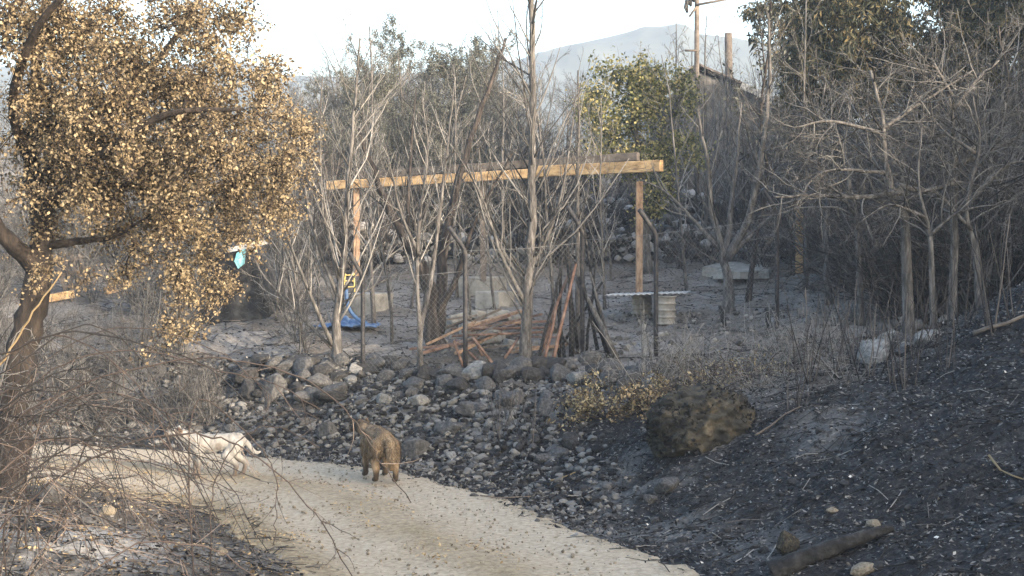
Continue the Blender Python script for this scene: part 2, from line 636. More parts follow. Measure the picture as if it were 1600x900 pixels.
def side_dir(d, ang, az=None):
    a = d.cross(Vector((0, 0, 1)))
    if a.length < .05:
        a = d.cross(Vector((1, 0, 0)))
    a.normalize()
    b = d.cross(a)
    az = rnd.uniform(0, 2 * math.pi) if az is None else az
    return unit(d * math.cos(ang) + (a * math.cos(az) + b * math.sin(az)) * math.sin(ang))


def path(p, d, L, n, wander=.12, up=.05):
    pts = [Vector(p)]
    d = Vector(d)
    st = L / (n - 1)
    for _ in range(n - 1):
        d = unit(d + rvec() * wander + Vector((0, 0, up)))
        pts.append(pts[-1] + d * st)
    return pts, d


def along(pts, t):
    k = t * (len(pts) - 1)
    i = min(int(k), len(pts) - 2)
    f = k - i
    return pts[i].lerp(pts[i + 1], f), unit(pts[i + 1] - pts[i])


def taper(r0, r1, n):
    return [r0 + (r1 - r0) * (i / (n - 1)) for i in range(n)]


RMIN = .0028


def branch(mbs, p, d, L, r, lvl, prm, tips=None):
    """prm: one dict per level; mbs: mesh collector per level"""
    q = prm[lvl]
    n = q.get('n', 5)
    pts, _ = path(p, d, L, n, q.get('w', .12), q.get('up', .05))
    rt = max(r * q.get('tip', .3), .0018)
    mbs[min(lvl, len(mbs) - 1)].tube(pts, taper(r, rt, n), q.get('sides', 4))
    if tips is not None and lvl >= len(prm) - 1:
        tips.append(pts)
    if lvl + 1 < len(prm):
        c = prm[lvl + 1]
        k = c['k']
        k = max(1, int(round(k * rnd.uniform(.75, 1.25) * min(1, .4 + L / q.get('ref', L)))))
        for i in range(k):
            t = c.get('t0', .25) + (1 - c.get('t0', .25)) * (i + rnd.random()) / k
            pp, dd = along(pts, min(t, .98))
            nd = side_dir(dd, R(rnd.gauss(c.get('a', 40), c.get('da', 10))))
            nl = c['L'] * (L if c.get('rel', True) else 1) * rnd.uniform(.6, 1.15) * (1 - c.get('sh', .5) * t)
            nr = max(q.get('rmin', RMIN), (r + (rt - r) * t) * c.get('rr', .55))
            branch(mbs, pp, nd, nl, nr, lvl + 1, prm, tips)


def leaf_mesh(pos, size, aspect=1.6, droop=0.0, seed=0, flat=0.0, normal_z=None):
    """one small folded leaf (two faces) per position"""
    g = np.random.default_rng(seed)
    pos = np.asarray(pos, float)
    n = len(pos)
    d = g.normal(size=(n, 3))
    d[:, 2] -= droop * 2
    d /= np.linalg.norm(d, axis=1)[:, None]
    q = g.normal(size=(n, 3))
    if flat:
        q[:, 2] += flat
        d[:, 2] *= max(0, 1 - flat * .5)
        d /= np.linalg.norm(d, axis=1)[:, None]
    s = np.cross(d, q)
    s /= np.linalg.norm(s, axis=1)[:, None] + 1e-9
    nn = np.cross(d, s)
    L = size * g.uniform(.45, 1.4, n)[:, None]
    W = L / aspect
    v = np.stack([pos, pos + d * L * .5 + s * W * .5 + nn * L * .12, pos + d * L, pos + d * L * .5 - s * W * .5 + nn * L * .12], 1).reshape(-1, 3)
    b = (np.arange(n) * 4)[:, None]
    f = np.concatenate([b + np.array([0, 1, 2]), b + np.array([0, 2, 3])], 1).reshape(-1)
    return v, f


def leaves(name, pos, size, m, parent=None, **k):
    v, f = leaf_mesh(pos, size, **k)
    me = raw_mesh(name, v, f, np.full(len(f) // 3, 3), False)
    return obj(name, me, m, parent)


def px_line(pts, Y, dY=None):
    """trunk waypoints given as pixels, standing at depth Y (dY: how far each waypoint leans nearer or farther)"""
    return [P(a, b, Y + (dY[i] if dY else 0)) for i, (a, b) in enumerate(pts)]


def smooth_line(pts, k=4):
    c = catmull([tuple(p) for p in pts], k)
    return [Vector(p) for p in c]


FAN = [dict(), dict(k=20, L=.42, a=38, da=9, up=.10, w=.08, n=6, sides=4, sh=.62, t0=.18, rr=.42, ref=2), dict(k=6, L=.42, a=32, up=.08, w=.11, n=4, sides=3, t0=.2, rr=.5),
       dict(k=3, L=.4, a=30, up=.05, w=.12, n=3, sides=3, t0=.3, rr=.6)]


def local(mb, o):
    pass


def trunk_tree(name, label, lines, prm, trunk_m, twig_m, group=None, cat='tree', kfirst=None, base=None, leafs=None, lsize=.05, leaf_m=None, side=None):
    """lines: list of (waypoints as world points, r0, r1, number of branches, branch length, from t). The first line is the trunk."""
    base = Vector(base) if base is not None else Vector(lines[0][0][0])
    root = thing(name, label, cat, base, 0, group)
    tm, bm = MB(), MB()
    tips = []
    for (pts, r0, r1, k, bl, t0) in lines:
        sp = [p - base for p in smooth_line(pts, 4)]
        n = len(sp)
        for i in range(1, n - 1):
            sp[i] = sp[i] + rvec() * r0 * .12
        tm.tube(sp, [r0 + (r1 - r0) * (i / (n - 1))**.8 + (r0 * .25 * math.exp(-i * 1.1) if (pts is lines[0][0]) else 0) for i in range(n)], 8)
        for i in range(k):
            t = t0 + (1 - t0) * (i + rnd.random()) / k
            pp, dd = along(sp, min(t, .985))
            c = prm[1]
            az = None
            nd = side_dir(dd, R(rnd.gauss(c.get('a', 40), c.get('da', 10))))
            if side is not None and rnd.random() < .6:
                nd = unit(nd + Vector(side) * .5)
            L = bl * rnd.uniform(.55, 1.15) * (1 - c.get('sh', .5) * t)
            branch([bm], pp, nd, L, max(.004, min((r0 + (r1 - r0) * t) * c.get('rr', .5), .008 + .0045 * L)), 1, prm, tips)
    tm.build('trunk', trunk_m, root)
    bm.build('branches', twig_m, root)
    if leafs:
        pos = []
        for tp in tips:
            for _ in range(leafs):
                if rnd.random() < .8:
                    q, _d = along(tp, rnd.random())
                    pos.append(tuple(q + rvec() * .03))
        if pos:
            leaves('foliage', pos, lsize, leaf_m, root, seed=rnd.randint(0, 9999))
    return root


def crown_tree(name, label, skel, clumps, trunk_m, twig_m, leaf_m, lsize, ntw=8, nlf=22, tw=.5, droop=.2, cat='tree', base=None, aspect=1.5, up=-.05, group=None, spread=.05):
    """skel: limb polylines (world points, r0, r1); clumps: (centre, radius) that twigs and leaves grow around"""
    base = Vector(base) if base is not None else Vector(skel[0][0][0])
    root = thing(name, label, cat, base, 0, group)
    tm, bm = MB(), MB()
    allp = []
    for (pts, r0, r1) in skel:
        sp = [p - base for p in smooth_line(pts, 5)]
        n = len(sp)
        rr = [r0 + (r1 - r0) * (i / (n - 1)) for i in range(n)]
        for i in range(1, n - 1):
            sp[i] = sp[i] + rvec() * rr[i] * .15
        tm.tube(sp, [a + (r0 * .15 * math.exp(-i * .9) if pts is skel[0][0] else 0) for i, a in enumerate(rr)], 9)
        allp += [(p, a) for p, a in zip(sp[2:], rr[2:])]
    pos = []
    order = sorted(clumps, key=lambda c: min((c[0] - base - p).length for p, _ in allp))
    for c, cr in order:
        c = c - base
        p0, r0 = min(allp, key=lambda q: (q[0] - c).length + max(0, q[0].z - c.z) * .3)
        d = c - p0
        L = d.length
        mid = p0 + d * .5 + Vector((0, 0, .18 * L)) + rvec() * .08 * L
        pts = smooth_line([p0, p0 + d * .25 + Vector((0, 0, .1 * L)) + rvec() * .05 * L, mid, c], 2)
        n = len(pts)
        rb = min(r0 * .7, .012 + .012 * L)
        bm.tube(pts, taper(rb, .006, n), 5)
        allp += [(p, rb * .6) for p in pts[2:]]
        for _ in range(max(2, int(ntw * (cr / tw)))):
            s, _d = along(pts, rnd.uniform(.45, 1))
            td = unit(rvec() + unit(c - p0) * .5 + Vector((0, 0, -droop)))
            tp, _e = path(s, td, cr * rnd.uniform(.5, 1.2), 4, .2, -droop * .5 + .02)
            bm.tube(tp, taper(.006, .002, 4), 3)
            for _k in range(nlf):
                q, _d = along(tp, rnd.random()**.7)
                pos.append(tuple(q + rvec() * spread))
    tm.build('trunk', trunk_m, root)
    bm.build('branches', twig_m, root)
    leaves('foliage', pos, lsize, leaf_m, root, droop=droop, aspect=aspect, seed=rnd.randint(0, 9999))
    return root


def blob(cx, cy, Y, rx, ry, rY, n, cr):
    """clump centres spread through an ellipsoid whose middle is seen at a pixel"""
    out = []
    k = Y / F
    while len(out) < n:
        a, b, c = rnd.uniform(-1, 1), rnd.uniform(-1, 1), rnd.uniform(-1, 1)
        if a * a + b * b + c * c < 1:
            p = P(cx, cy, Y) + Vector((a * rx * k, c * rY, b * ry * k))
            out.append((p, cr * rnd.uniform(.6, 1.3)))
    return out


# ---- the golden oak
yo = 14.6
gb = G(20, 800)
ob = Vector((P(18, 700, yo).x, yo, H(P(18, 700, yo).x, yo) - .05))
fork = P(62, 425, yo)
skel = [([ob, P(22, 640, yo), P(40, 520, yo), fork], .19, .14),
        ([fork, P(15, 375, yo - .2), P(-60, 290, yo - .5), P(-130, 120, yo - .8)], .11, .05),
        ([fork, P(62, 330, yo), P(48, 240, yo + .3), P(60, 100, yo + .5), P(80, -60, yo + .7)], .125, .035),
        ([P(62, 340, yo), P(150, 250, yo - .5), P(260, 180, yo - .9), P(380, 170, yo - 1.0)], .075, .015),
        ([P(55, 300, yo), P(130, 200, yo + .7), P(250, 90, yo + 1.3), P(330, -30, yo + 1.6)], .08, .02),
        ([P(52, 260, yo), P(20, 160, yo - .6), P(60, 40, yo - 1.2), P(160, -60, yo - 1.4)], .07, .02),
        ([P(70, 383, yo), P(130, 376, yo - .1), P(175, 370, yo - .2), P(230, 340, yo - .4)], .05, .012),
        ([P(58, 280, yo), P(200, 290, yo + .6), P(330, 300, yo + 1.0), P(430, 260, yo + 1.1)], .06, .015)]
cl = []
for (a, b, rx, ry, n, c) in [(70, 120, 150, 130, 38, .42), (190, 170, 130, 110, 40, .42), (300, 210, 110, 100, 34, .40), (390, 230, 90, 75, 20, .34), (90, 230, 120, 80, 22, .38), (40, 10, 170, 70, 26, .42), (230, 50, 130, 70, 17, .40), (320, 60, 60, 70, 6, .30),
                             (200, 280, 110, 60, 22, .36), (300, 330, 80, 60, 16, .32), (385, 330, 60, 45, 10, .26), (455, 200, 45, 60, 7, .24), (300, 400, 40, 50, 6, .22), (290, 480, 32, 55, 8, .2), (270, 420, 40, 40, 5, .2), (170, 330, 60, 30, 6, .28), (420, 120, 40, 60, 5, .25), (380, 60, 40, 50, 4, .25), (230, 370, 80, 50, 8, .26), (150, 420, 90, 50, 6, .24), (320, 440, 40, 50, 5, .2), (270, 520, 40, 40, 5, .18), (380, 20, 50, 40, 6, .3), (120, 60, 130, 70, 12, .4), (270, 130, 120, 80, 12, .38), (90, 350, 60, 40, 5, .24), (340, 110, 60, 40, 6, .28),
                             (60, 300, 90, 45, 8, .28), (420, 290, 50, 50, 8, .25), (430, 370, 28, 30, 3, .2)]:
    cl += blob(a, b, yo, rx, ry, 1.35, n, c)
crown_tree('oak_tree', 'broad oak with dry golden brown leaves and a forked dark trunk beside the track', skel, cl, M['brown_bark'], M['brown_bark'], M['gold_leaf'], .038, ntw=10, nlf=31, tw=.4, droop=.25, base=ob)

# ---- bare trees on the terrace
def foot(px, py):
    return G(px, py)


def bare(label, foot_px, wps, r0, r1, k, bl, t0=.15, extra=(), prm=FAN, tm='bark', bm='twig', leafs=None, leaf_m=None, group=None, lsize=.05, side=None):
    g = foot(*foot_px)
    Yt = g.y
    g = g - Vector((0, 0, .06))
    ln = [([g] + px_line(wps, Yt), r0, r1, k, bl, t0)]
    for (w2, a, b, kk, ll, tt, dy) in extra:
        ln.append((px_line(w2, Yt, [dy * i / (len(w2) - 1) for i in range(len(w2))]), a, b, kk, ll, tt))
    return trunk_tree('bare_tree', label, ln, prm, M[tm], M[bm], group=group, leafs=leafs, leaf_m=leaf_m, lsize=lsize, side=side)


bare('bare grey tree with upswept fan branches and sunlit trunk, above the sooty stone heap', (526, 568), [(527, 490), (536, 400), (545, 280), (556, 150), (562, 60)], .085, .012, 38, 2.3, .1,
     extra=[([(520, 540), (480, 450), (440, 340), (425, 240)], .04, .008, 9, 1.2, .2, -.6), ([(530, 470), (490, 360), (470, 250), (462, 170)], .04, .008, 9, 1.2, .2, .5), ([(530, 440), (505, 330), (500, 200), (505, 110)], .035, .007, 8, 1.1, .2, -.3),
            ([(520, 545), (455, 480), (405, 420), (385, 360)], .03, .006, 7, .9, .2, .6)], bm='pale_twig')
bare('slender pale bare tree with kinked twin stems in front of the thick dark trunk', (657, 578), [(655, 500), (652, 420), (657, 330), (668, 240), (660, 150)], .048, .008, 16, 1.3, .3,
     extra=[([(655, 520), (672, 440), (688, 330), (700, 220), (712, 120)], .05, .008, 12, 1.4, .25, .3), ([(655, 400), (625, 330), (612, 270), (600, 220)], .03, .006, 6, .8, .3, -.4)], bm='pale_twig', tm='bark')
bare('stout dark trunked bare tree splitting low into leaning limbs', (682, 545), [(675, 490), (660, 420), (620, 350), (588, 280), (560, 200)], .17, .025, 14, 2.0, .35,
     extra=[([(684, 520), (690, 430), (705, 330), (735, 220), (770, 120), (790, 60)], .12, .02, 16, 2.0, .3, .8), ([(680, 500), (715, 430), (745, 340), (800, 240)], .07, .015, 10, 1.5, .3, -.5), ([(672, 470), (640, 380), (640, 260), (650, 140)], .06, .012, 10, 1.6, .3, 1.0)], tm='dark_bark')
bare('tallest straight bare tree with steep fan branches, rising beside the leaning poles', (820, 570), [(824, 480), (830, 380), (833, 250), (832, 120), (832, -30), (834, -160)], .098, .03, 64, 2.5, .12,
     extra=[([(822, 480), (780, 390), (750, 300), (700, 220)], .04, .007, 9, 1.2, .2, -.5), ([(826, 430), (870, 330), (890, 230), (902, 130)], .035, .006, 9, 1.1, .2, .4), ([(823, 460), (760, 340), (735, 250)], .035, .006, 8, 1.1, .2, .7)])
bare('thin straight bare pole-like tree behind the leaning poles', (903, 545), [(903, 450), (902, 330), (904, 200), (903, 110)], .06, .012, 16, 1.1, .3)
bare('grey bare tree forking at chest height into spreading limbs beside the flat pale slab', (1140, 488), [(1138, 440), (1132, 405), (1112, 330), (1105, 250), (1090, 170)], .12, .02, 12, 1.7, .35,
     extra=[([(1133, 408), (1140, 340), (1150, 250), (1158, 160)], .08, .015, 10, 1.5, .2, .5), ([(1135, 405), (1170, 340), (1190, 240), (1202, 120), (1200, 20)], .09, .02, 14, 1.6, .25, -.4), ([(1128, 395), (1080, 340), (1040, 300), (1000, 280)], .05, .01, 9, 1.2, .2, .3),
            ([(1136, 405), (1190, 350), (1240, 310)], .05, .01, 8, 1.1, .2, .8)])
bare('dark thin tree with a few curled leaves at its top beside the chimney', (1168, 470), [(1180, 380), (1198, 280), (1188, 170), (1203, 70), (1205, -30)], .06, .015, 34, 1.9, .3, tm='dark_bark', bm='dark_twig', leafs=2, leaf_m=M['olive_leaf'], lsize=.07)

# ---- leafy yellow-green tree beyond the pergola
g = G(1010, 425)
yg = 34.0
g = Vector((P(1010, 425, yg).x, yg, H(P(1010, 425, yg).x, yg) - .05))
sk = [([g, P(1008, 330, yg), P(1000, 250, yg), P(985, 150, yg)], .14, .04), ([P(1006, 320, yg), P(960, 240, yg), P(930, 170, yg)], .07, .02), ([P(1003, 280, yg), P(1040, 200, yg), P(1070, 140, yg)], .07, .02)]
cl = []
for (a, b, rx, ry, n, c) in [(960, 160, 55, 60, 26, .5), (1010, 150, 60, 55, 24, .5), (1065, 190, 45, 70, 20, .45), (960, 230, 60, 45, 18, .45), (1040, 260, 70, 50, 20, .45), (930, 190, 30, 50, 8, .4), (990, 110, 20, 30, 5, .35), (1050, 130, 40, 25, 8, .4), (1000, 310, 60, 30, 8, .4)]:
    cl += blob(a, b, yg, rx, ry, 1.2, n, c)
crown_tree('leafy_tree', 'yellow green leafy tree rising behind the sunlit end of the pergola beam', sk, cl, M['bark'], M['twig'], M['green_leaf'], .085, ntw=9, nlf=13, tw=.45, droop=.15, spread=.08)

# ---- tall dark evergreens above the thicket
EV = [('tall dark evergreen with hanging sprays, tallest over the thicket', 1330, 31, [(1330, 60, 95, 110, 85, .7), (1330, 170, 80, 70, 30, .6), (1300, -60, 80, 80, 24, .7)]),
      ('dark evergreen with browned tips above the grey spreading limbs', 1480, 33, [(1490, 40, 110, 100, 85, .7), (1480, 150, 100, 60, 34, .6), (1520, -70, 100, 70, 24, .7)]),
      ('loose open evergreen with sky showing through, beside the chimney pipe', 1240, 36, [(1240, 120, 40, 90, 12, .6), (1225, 10, 60, 60, 16, .6), (1262, 210, 40, 50, 9, .5)]),
      ('dark browning evergreen at the edge of the thicket, uphill of the pale rubble', 1600, 30, [(1600, 60, 90, 120, 48, .7), (1640, 180, 70, 80, 20, .7)])]
for lab, px, Yv, bl in EV:
    x = P(px, 300, Yv).x
    g = Vector((x, Yv, H(x, Yv) - .1))
    cl = []
    for (a, b, rx, ry, n, c) in bl:
        cl += blob(a, b, Yv, rx, ry, 1.6, n, c)
    lean = rnd.uniform(-.3, .3)
    top = P(px, -60, Yv)
    sk = [([g, g.lerp(top, .4) + Vector((lean, 0, 0)), g.lerp(top, .75), top], .2, .05)]
    crown_tree('evergreen_tree', lab, sk, cl, M['dark_bark'], M['dark_bark'], M['needle'], .17, ntw=8, nlf=22, tw=.7, droop=.55, aspect=3.2, spread=.07)

# ------------------------------------------------------------------ prototypes of bare trees and shrubs, then copies of them
def proto_tree(name, label, cat, Ht, r, prm, tm, bm, leafs=0, leaf_m=None, lsize=.07, stems=1, group=None, lean=.1, spreadz=.8):
    root = thing(name, label, cat, (0, 0, -50), 0, group)
    t_, b_ = MB(), MB()
    if cat != 'tree':
        b_ = t_
    tips = []
    for s in range(stems):
        d = unit(Vector((rnd.gauss(0, lean), rnd.gauss(0, lean), 1)))
        p0 = Vector((rnd.gauss(0, .05 * (stems > 1)), rnd.gauss(0, .05 * (stems > 1)), -.1))
        branch([t_, b_], p0, d, Ht * rnd.uniform(.75, 1.1), r * rnd.uniform(.7, 1), 0, prm, tips)
    kids = [t_.build('trunk', M[tm], root), b_.build('branches', M[bm], root)] if cat == 'tree' else [t_.build('stems', M[bm], root)]
    if leafs:
        pos = [tuple(along(tp, rnd.random())[0] + rvec() * .05) for tp in tips for _ in range(leafs)]
        kids.append(leaves('foliage', pos, lsize, leaf_m, root, seed=rnd.randint(0, 9999)))
    KIDS[root.name] = kids
    return root


TREE = [dict(n=7, w=.06, up=.05, sides=6, tip=.15), dict(k=17, L=.5, a=46, da=12, up=.08, w=.12, n=6, sides=4, sh=.4, t0=.12, rr=.45), dict(k=10, L=.5, a=42, up=.05, w=.14, n=4, sides=3, t0=.15, rr=.5),
        dict(k=9, L=.5, a=38, up=.03, w=.14, n=3, sides=3, t0=.15, rr=.6)]
SHRUB = [dict(n=6, w=.12, up=.02, sides=4, tip=.25), dict(k=9, L=.5, a=40, da=14, up=.02, w=.18, n=5, sides=3, sh=.4, t0=.12, rr=.6), dict(k=6, L=.5, a=40, up=.0, w=.16, n=3, sides=3, t0=.2, rr=.6)]
ARCH = [dict(n=8, w=.10, up=-.07, sides=4, tip=.3), dict(k=7, L=.42, a=50, da=15, up=-.03, w=.14, n=5, sides=3, sh=.4, t0=.15, rr=.6), dict(k=4, L=.5, a=45, up=-.02, w=.16, n=3, sides=3, t0=.2, rr=.6)]
STALK = [dict(n=5, w=.05, up=.03, sides=4, tip=.4), dict(k=3, L=.25, a=30, da=12, up=.03, w=.1, n=3, sides=3, sh=.3, t0=.4, rr=.6)]

used = {}


def plant(proto, x, y, rz=None, sc=1.0, label=None, sink=.05):
    rz = rnd.uniform(0, 6.28) if rz is None else rz
    loc = (x, y, H(x, y) - sink)
    if proto.name not in used:
        used[proto.name] = 1
        proto.location = loc
        proto.rotation_euler = (0, 0, rz)
        proto.scale = (sc,) * 3
        if label:
            proto['label'] = label
        return proto
    return dup(proto, loc, rz, sc, label)


# grey twiggy trees in a wood behind the pergola
RMIN = .006
WOOD = 'grey bare trees of the wood behind the pergola'
bigs = [proto_tree('wood_tree', 'bare grey twiggy tree in the wood behind the pergola', 'tree', 7.0, .16, TREE, 'bark', 'twig', group=WOOD) for _ in range(3)]
for i in range(150):
    px = -80 + 1760 * ((i * 37 % 105) + rnd.random()) / 105 if i < 105 else rnd.uniform(440, 840)
    Yw = rnd.uniform(37, 68)
    x = P(px, 300, Yw).x
    z = H(x, Yw)
    topy = 135 if px < 520 else (60 if px < 830 else (190 if px < 1150 else 120))
    topz = P(px, topy + (rnd.uniform(-15, 120) if i < 105 else rnd.uniform(-30, 40)), Yw).z
    plant(bigs[i % 3], x, Yw, sc=max(.55, (topz - z) / 8.0))
# sparse grey-green crowns behind the bare trees
SG = 'grey green trees with thin foliage behind the bare trees'
olv = [proto_tree('olive_tree', 'grey green tree of thin upright shoots behind the bare trees', 'tree', 7.0, .17, TREE, 'bark', 'twig', 7, M['olive_leaf'], .07, group=SG) for _ in range(2)]
for i, (px, Yw, topy) in enumerate([(580, 40, 75), (640, 42, 30), (700, 41, 25), (760, 43, 45), (610, 38, 150), (730, 37, 140), (800, 46, 100), (545, 44, 120), (670, 36, 190), (570, 43, 60), (680, 44, 40), (745, 45, 60), (600, 46, 70), (520, 47, 130), (480, 46, 150), (780, 40, 150), (560, 50, 90), (620, 52, 50), (720, 52, 40), (770, 50, 70), (505, 42, 140), (590, 37, 200), (650, 37, 230), (710, 38, 210), (760, 37, 200), (540, 38, 180)]):
    x = P(px, 300, Yw).x
    plant(olv[i % 2], x, Yw, sc=(P(px, topy, Yw).z - H(x, Yw)) / 8.0)

# thicket on the slope: bare shrubs
RMIN = .0034
TH = 'bare shrubs of the burnt thicket on the slope'
shr = [proto_tree('bare_shrub', 'tangled bare grey shrub in the burnt thicket on the slope', 'shrub', 2.6, .02, SHRUB, 'bark', 'twig', stems=11, group=TH, lean=.45) for _ in range(3)]
arc_ = [proto_tree('bare_shrub', 'tangled bare grey shrub in the burnt thicket on the slope', 'shrub', 3.2, .02, ARCH, 'bark', 'twig', stems=10, group=TH, lean=.5) for _ in range(2)]
drk = [proto_tree('bare_shrub', 'tangled bare grey shrub in the burnt thicket on the slope', 'shrub', 2.4, .02, SHRUB, 'dark_bark', 'dark_twig', stems=10, group=TH, lean=.4) for _ in range(2)]
alls = shr + arc_ + drk
alls = [drk[0], shr[0], drk[1], arc_[0], shr[1], drk[0], arc_[1]] + [shr[2]]
n = 0
for i in range(900):
    px = rnd.uniform(1190, 1680)
    Yw = rnd.uniform(21.5, 36) if rnd.random() < .8 else rnd.uniform(36, 48)
    x = P(px, 300, Yw).x
    if px < (1390 if Yw < 26 else (1330 if Yw < 33 else 1250)) + rnd.uniform(-25, 25):
        continue
    plant(alls[n % 8], x, Yw, sc=rnd.uniform(.75, 1.2) if px < 1450 or Yw < 22 else rnd.uniform(.9, 1.7))
    n += 1
    if n >= 190:
        break
# low shrubs between the oak and the burnt shed
LB = 'bare low shrubs between the oak and the pergola'
lows = [proto_tree('low_shrub', 'bare low brownish shrub between the oak and the pergola', 'shrub', 1.5, .016, SHRUB, 'bark', 'twig', stems=9, group=LB, lean=.45) for _ in range(2)]
for i in range(90):
    px = rnd.uniform(-30, 480)
    Yw = rnd.uniform(23, 37)
    x = P(px, 300, Yw).x
    if (50 < px < 215 and Yw < 31) or (295 < px < 450 and Yw < 29.6):
        continue
    plant(lows[i % 2], x, Yw, sc=rnd.uniform(.6, 1.1) * (1 + max(0, Yw - 27) * .07))
# shrubs behind the pergola
SB = 'dark bare shrubs behind the pergola'
mids = [proto_tree('dark_shrub', 'dark bare shrub against the tumbled stones behind the pergola', 'shrub', 2.0, .02, SHRUB, 'dark_bark', 'dark_twig', stems=9, group=SB, lean=.4) for _ in range(2)]
for i in range(70):
    px = rnd.uniform(440, 1260)
    Yw = rnd.uniform(33.5, 46)
    x = P(px, 300, Yw).x
    plant(mids[i % 2], x, Yw, sc=rnd.uniform(.6, 1.6))
# dead stalks on the burnt slope
ST = 'thin dead stalks standing on the burnt slope'
sts = [proto_tree('dead_stalks', 'thin dead stalks standing upright on the burnt slope', 'shrub', 1.1, .008, STALK, 'dark_bark', 'dark_twig', stems=6, group=ST, lean=.25) for _ in range(2)]
for i, (px, py) in enumerate([(1265, 600), (1300, 590), (1330, 575), (1360, 590), (1395, 600), (1430, 560), (1465, 540), (1500, 520), (1545, 520), (1580, 500), (1410, 610), (1240, 640), (880, 640), (800, 660), (780, 690), (830, 700), (1480, 580), (1375, 560)]):
    g = G(px, py)
    plant(sts[i % 2], g.x, g.y, sc=rnd.uniform(.7, 1.6) * (.6 if px < 1000 else 1))
# pale dry weeds at the top of the bank
PW = 'pale dry weeds on top of the bank'
pws = [proto_tree('dry_weed', 'pale dry weed with leaning stems on top of the bank', 'weed', .95, .007, STALK, 'straw', 'pale_twig', stems=5, group=PW, lean=.4) for _ in range(2)]
for i, (px, py) in enumerate([(1015, 600), (1040, 590), (1090, 570), (1150, 560), (1180, 540), (1230, 545), (1130, 590), (1060, 600), (985, 585), (1200, 570), (1260, 530)]):
    g = G(px, py)
    plant(pws[i % 2], g.x, g.y, sc=rnd.uniform(.7, 1.3) * (1.3 if i == 0 else .8))

# slim bare saplings scattered over the terrace and in front of the house
SAP = [dict(n=8, w=.05, up=.05, sides=5, tip=.2), dict(k=16, L=.36, a=36, da=10, up=.10, w=.1, n=5, sides=3, sh=.55, t0=.15, rr=.42), dict(k=5, L=.45, a=35, up=.06, w=.13, n=3, sides=3, t0=.2, rr=.55), dict(k=3, L=.45, a=35, up=.03, w=.13, n=3, sides=3, t0=.2, rr=.55)]
SP = 'slim bare saplings standing about the terrace'
saps = [proto_tree('bare_sapling', 'slim pale bare sapling with upright twigs standing about the terrace', 'tree', 4.6, .045, SAP, 'bark', 'pale_twig', group=SP, lean=.07) for _ in range(3)]
for i, (px, Yw) in enumerate([(470, 24.5), (498, 27), (585, 26), (612, 24), (640, 29), (715, 30), (735, 25.5), (775, 27.5), (790, 33), (868, 24), (880, 30), (945, 27), (955, 33), (1075, 30), (1100, 36), (1115, 38), (1150, 37), (1180, 39), (1215, 38), (1165, 41), (1235, 33), (450, 31), (545, 33), (1260, 28), (430, 27), (1205, 40), (1130, 40), (1090, 39), (1105, 41), (1145, 39), (1160, 42.5), (1190, 42), (1225, 41), (1240, 39), (1178, 37), (1060, 38), (1255, 36)]):
    x = P(px, 300, Yw).x
    plant(saps[i % 3], x, Yw, sc=rnd.uniform(.75, 1.25) * (1.15 if Yw > 34 else 1))
# spreading grey trees standing in the thicket
SPR = [dict(), dict(k=10, L=.5, a=50, da=12, up=.02, w=.16, n=6, sides=4, sh=.4, t0=.2, rr=.55, ref=2), dict(k=7, L=.55, a=45, up=.02, w=.2, n=4, sides=3, t0=.2, rr=.6), dict(k=4, L=.5, a=45, up=.0, w=.2, n=3, sides=3, t0=.2, rr=.6)]


def spreading(label, px, py, wps, r0, extra, tm='bark', bm='twig', Yt=None, k=14, bl=1.8):
    x = P(px, py, Yt).x
    g = Vector((x, Yt, H(x, Yt) - .1))
    ln = [([g] + px_line(wps, Yt), r0, r0 * .2, k, bl, .3)]
    for (w2, a, dy) in extra:
        ln.append((px_line(w2, Yt, [dy * i / (len(w2) - 1) for i in range(len(w2))]), a, a * .25, 11, 1.2, .15))
    trunk_tree('bare_tree', label, ln, SPR, M[tm], M[bm])


spreading('bare tree with a long level limb reaching over the fence', 1420, 430, [(1415, 360), (1385, 270), (1380, 190), (1360, 110)], .09,
          [([(1410, 300), (1340, 308), (1270, 305), (1210, 308)], .05, -.5), ([(1400, 290), (1450, 298), (1500, 285), (1570, 300)], .05, .3), ([(1388, 270), (1310, 265), (1270, 280), (1240, 330)], .03, -.6), ([(1382, 210), (1300, 190), (1240, 200)], .035, -.4), ([(1380, 200), (1440, 160), (1520, 110)], .035, .4)], Yt=19.6)
spreading('bare tree with pale crossing branches high in the thicket', 1490, 420, [(1490, 330), (1490, 220), (1480, 140), (1455, 90)], .07,
          [([(1490, 170), (1530, 120), (1560, 95), (1570, 60)], .03, .3), ([(1488, 150), (1465, 110), (1450, 100)], .03, -.3), ([(1490, 260), (1560, 230), (1620, 190)], .035, -.4), ([(1490, 240), (1430, 190), (1380, 170)], .035, .3)], Yt=20)
spreading('bare dark tree with bent stems at the edge of the thicket', 1575, 400, [(1570, 330), (1555, 240), (1575, 140), (1560, 40)], .08,
          [([(1565, 290), (1500, 230), (1450, 210)], .035, .4), ([(1560, 240), (1620, 180), (1660, 90)], .04, -.3)], tm='dark_bark', bm='twig', Yt=22)
spreading('bare upright tree with pale trunk between the fence and the thicket', 1295, 440, [(1290, 380), (1292, 300), (1280, 210), (1290, 130)], .07,
          [([(1292, 330), (1320, 250), (1330, 180)], .03, .3), ([(1290, 300), (1255, 230), (1245, 170)], .03, -.3)], Yt=26)

